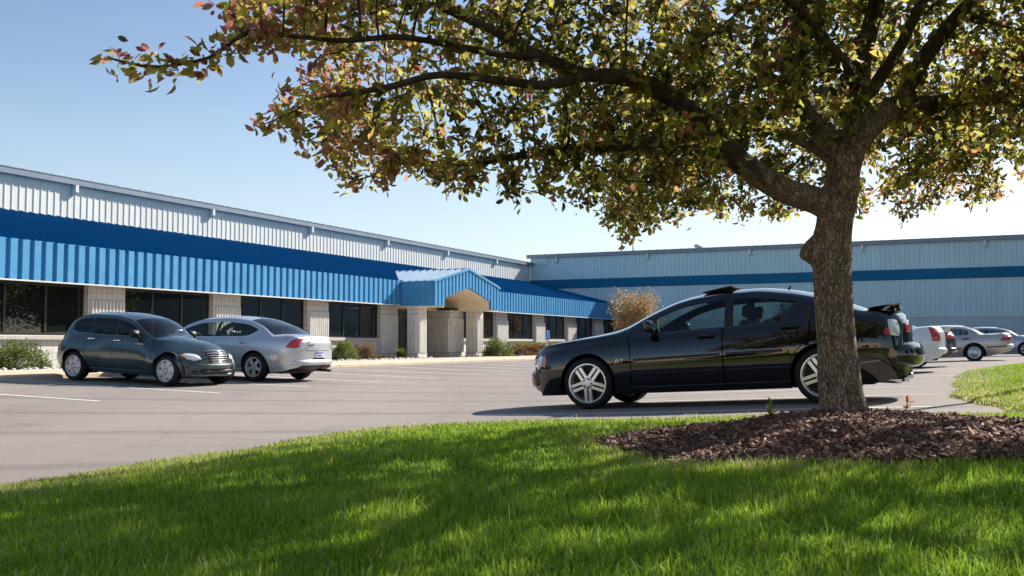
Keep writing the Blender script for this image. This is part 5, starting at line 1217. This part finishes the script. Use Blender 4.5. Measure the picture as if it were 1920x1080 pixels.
# ------------------------------------------------------------------ mulch bed
def mulch():
    rg = np.random.default_rng(17); xs = np.arange(-.2, 4.6, .05); ys = np.arange(4.6, 8.1, .05); X, Y = np.meshgrid(xs, ys, indexing='ij'); r = mulch_r(X, Y)
    top = lambda x, y: lawnz(x, y) + .012 + .085 * (1 - smooth(.25, 1.05, mulch_r(x, y))) + .035 * (1 - smooth(0, .9, np.hypot(x - 2.33, y - 6.8)))
    Z = top(X, Y) + rg.normal(0, .006, X.shape) - .08 * smooth(1.0, 1.08, r)
    V = np.stack([X, Y, Z], -1).reshape(-1, 3); nb = len(ys); i, j = np.meshgrid(np.arange(len(xs) - 1), np.arange(nb - 1), indexing='ij'); k = (i * nb + j).ravel(); F = np.stack([k, k + nb, k + nb + 1, k + 1], -1); keep = (r.ravel()[F] < 1.12).all(1)
    tag(np_mesh('mulch_mound', V, [F[keep]], M['mulch_base'], smooth_=True), kind='structure')
    n = 85000; x = rg.uniform(-.2, 4.6, n); y = rg.uniform(4.6, 8.1, n); ok = mulch_r(x, y) < 1.03 + rg.normal(0, .035, n); x, y = x[ok], y[ok]; n = len(x)
    L = np.minimum(rg.gamma(2.2, .0052, n) + .006, .042); w = L * rg.uniform(.14, .42, n); th = L * rg.uniform(.06, .25, n); a = rg.uniform(0, 6.28, n); tl = rg.normal(0, .45, n); rl = rg.normal(0, .4, n)
    box = np.array([(-1, -1, -1), (1, -.8, -1), (.9, 1, -1), (-.85, .8, -1), (-1, -.9, 1), (.9, -1, 1), (1, .9, 1), (-.9, 1, 1)], float)
    q = box[None] * np.stack([L, w, th], 1)[:, None, :] * rg.uniform(.75, 1.2, (n, 8, 3))
    c, s = np.cos(tl)[:, None], np.sin(tl)[:, None]; q = np.stack([q[..., 0] * c + q[..., 2] * s, q[..., 1], -q[..., 0] * s + q[..., 2] * c], -1)
    c, s = np.cos(rl)[:, None], np.sin(rl)[:, None]; q = np.stack([q[..., 0], q[..., 1] * c - q[..., 2] * s, q[..., 1] * s + q[..., 2] * c], -1)
    c, s = np.cos(a)[:, None], np.sin(a)[:, None]; q = np.stack([q[..., 0] * c - q[..., 1] * s, q[..., 0] * s + q[..., 1] * c, q[..., 2]], -1)
    q += np.stack([x, y, top(x, y) + rg.uniform(.0, .022, n)], 1)[:, None, :]; k = np.arange(n)[:, None] * 8
    F = np.concatenate([k + np.array([f]) for f in ((0, 3, 2, 1), (4, 5, 6, 7), (0, 1, 5, 4), (1, 2, 6, 5), (2, 3, 7, 6), (3, 0, 4, 7))])
    m, nt, bs = nodes_of('mulch_chip'); at = N(nt, 'ShaderNodeAttribute', attribute_name='tone'); cr = nt.nodes.new('ShaderNodeValToRGB'); el = cr.color_ramp.elements; el[0].position = 0; el[0].color = (.026, .013, .009, 1); el[1].position = 1; el[1].color = (.50, .36, .29, 1); e = el.new(.5); e.color = (.175, .080, .050, 1); e = el.new(.78); e.color = (.38, .21, .145, 1)
    nt.links.new(at.outputs['Fac'], cr.inputs[0]); nt.links.new(cr.outputs[0], bs.inputs['Base Color']); bs.inputs['Roughness'].default_value = .85
    tag(np_mesh('mulch_chips', q.reshape(-1, 3), [F], m, {'tone': np.repeat(np.clip(rg.beta(1.6, 2.2, n), 0, 1), 8)}), 'shredded brown bark mulch spread round the tree foot', 'mulch', kind='stuff')
    return top
mtop = mulch()
def sprout(x, y, ht, label, mat, tone, name, n, seed, size):
    rg = np.random.default_rng(seed); root = empty(name, (x, y, float(lawnz(x, y)) + .02), 0, label, 'plant'); m = MB(); e = Vector((.02, 0, ht)); m.tube([(0, 0, -.03), (.005, .01, ht * .5), e], [.006, .005, .003], 5); m.build('stem', M['bark'], root, uv=False)
    f = rg.uniform(.25, 1, n); pos = np.stack([.02 * f, 0 * f, ht * f], 1); d = rg.normal(size=(n, 3)) + np.array((0, 0, .6)); v, fc, t = leaves(pos, d, rg.uniform(.7, 1.3, n) * size, np.clip(rg.normal(tone, .1, n), 0, 1), rg, .42); np_mesh('foliage', v, [fc], mat, {'tone': t}, parent=root)
sprout(1.95, 7.38, .17, 'tiny yellow green weed sprouting behind the mulch', M['green_leaf'], .95, 'weed', 7, 41, .075)
sprout(2.95, 7.3, .20, 'small red brown sucker shoot in the mulch right of the trunk', M['crab_leaf'], .97, 'sucker_shoot', 14, 42, .05)

# ------------------------------------------------------------------ grass blades
def grass():
    rg = np.random.default_rng(23)
    def scatter(x0, x1, y0, y1, dens):
        n = int((x1 - x0) * (y1 - y0) * dens); x = rg.uniform(x0, x1, n); y = rg.uniform(y0, y1, n)
        s, d = SD(x, y); ok = (np.abs(x) < y * .56 + 1.3) & (lawn_sd(s, d) > rg.normal(-.01, .05, n)) & (mulch_r(x, y) > 1.0 + rg.normal(0, .045, n)); return x[ok], y[ok]
    parts = [scatter(-4, 4, 2.0, 3.4, 15000), scatter(-4.5, 4.5, 3.4, 5.0, 11000), scatter(-5.5, 6, 5.0, 7.5, 6500), scatter(-5, 7.5, 7.5, 10.5, 4000), scatter(4, 11, 10.5, 16, 1300), scatter(6, 19, 16, 27, 480)]
    x = np.concatenate([p[0] for p in parts]); y = np.concatenate([p[1] for p in parts]); n = len(x)
    nz = np.sin(x * 3.1 + 1.3 * np.sin(y * 2.2)) * np.sin(y * 2.7 + x) * .5 + np.sin(x * 7.3 + y * 5.1) * .25 + np.sin(x * 1.1 - y * 1.7 + 2) * .5
    s, d = SD(x, y); sd = lawn_sd(s, d); mr = mulch_r(x, y)
    dry = np.clip(.72 * smooth(1.3, .1, sd) + .7 * smooth(1.35, 1.02, mr) * (x < 1.9) + .22 * (nz - .2), 0, 1)
    far = smooth(4, 12, y)
    h = (rg.gamma(7, .0049, n) + .008) * (1 + .22 * nz) * (1 - .35 * smooth(.6, 0, sd)) * (1 - .2 * smooth(1.2, 1.0, mr)); a = rg.uniform(0, 6.28, n); le = np.abs(rg.normal(.0, .45, n)) + .08
    w = rg.uniform(.0013, .0027, n) * (1 + 2.2 * far); face = rg.uniform(0, 6.28, n)
    o = np.stack([np.cos(a), np.sin(a), 0 * a], 1); sd_ = np.stack([np.cos(face), np.sin(face), 0 * a], 1) * w[:, None]
    b = np.stack([x, y, lawnz(x, y) - .006], 1); Zv = np.stack([0 * a, 0 * a, 1 + 0 * a], 1)
    p1 = b + o * (h * le * .3)[:, None] + Zv * (h * .55)[:, None]; p2 = b + o * (h * le)[:, None] + Zv * (h * (1 - .25 * np.clip(le, 0, 1.2)))[:, None]
    P = np.stack([b - sd_, b + sd_, p1 - sd_ * .8, p1 + sd_ * .8, p2], 1).reshape(-1, 3); k = np.arange(n)[:, None] * 5
    tone = np.clip(rg.normal(.42, .22, n) + .12 * nz, 0, .78); tone = np.where(rg.random(n) < dry * .75 + .03, rg.uniform(.82, 1, n), tone)
    mat = leafmat('grass_blade', [(0, (.040, .105, .006)), (.4, (.172, .325, .010)), (.78, (.33, .47, .022)), (.83, (.36, .34, .09)), (1, (.55, .46, .22))], .45, .5)
    tag(np_mesh('grass', P, [k + np.array([[0, 1, 3, 2]]), k + np.array([[2, 3, 4]])], mat, {'tone': np.repeat(tone, 5)}), 'short mown green lawn grass', 'grass', kind='stuff')
    print('blades', n)
grass()
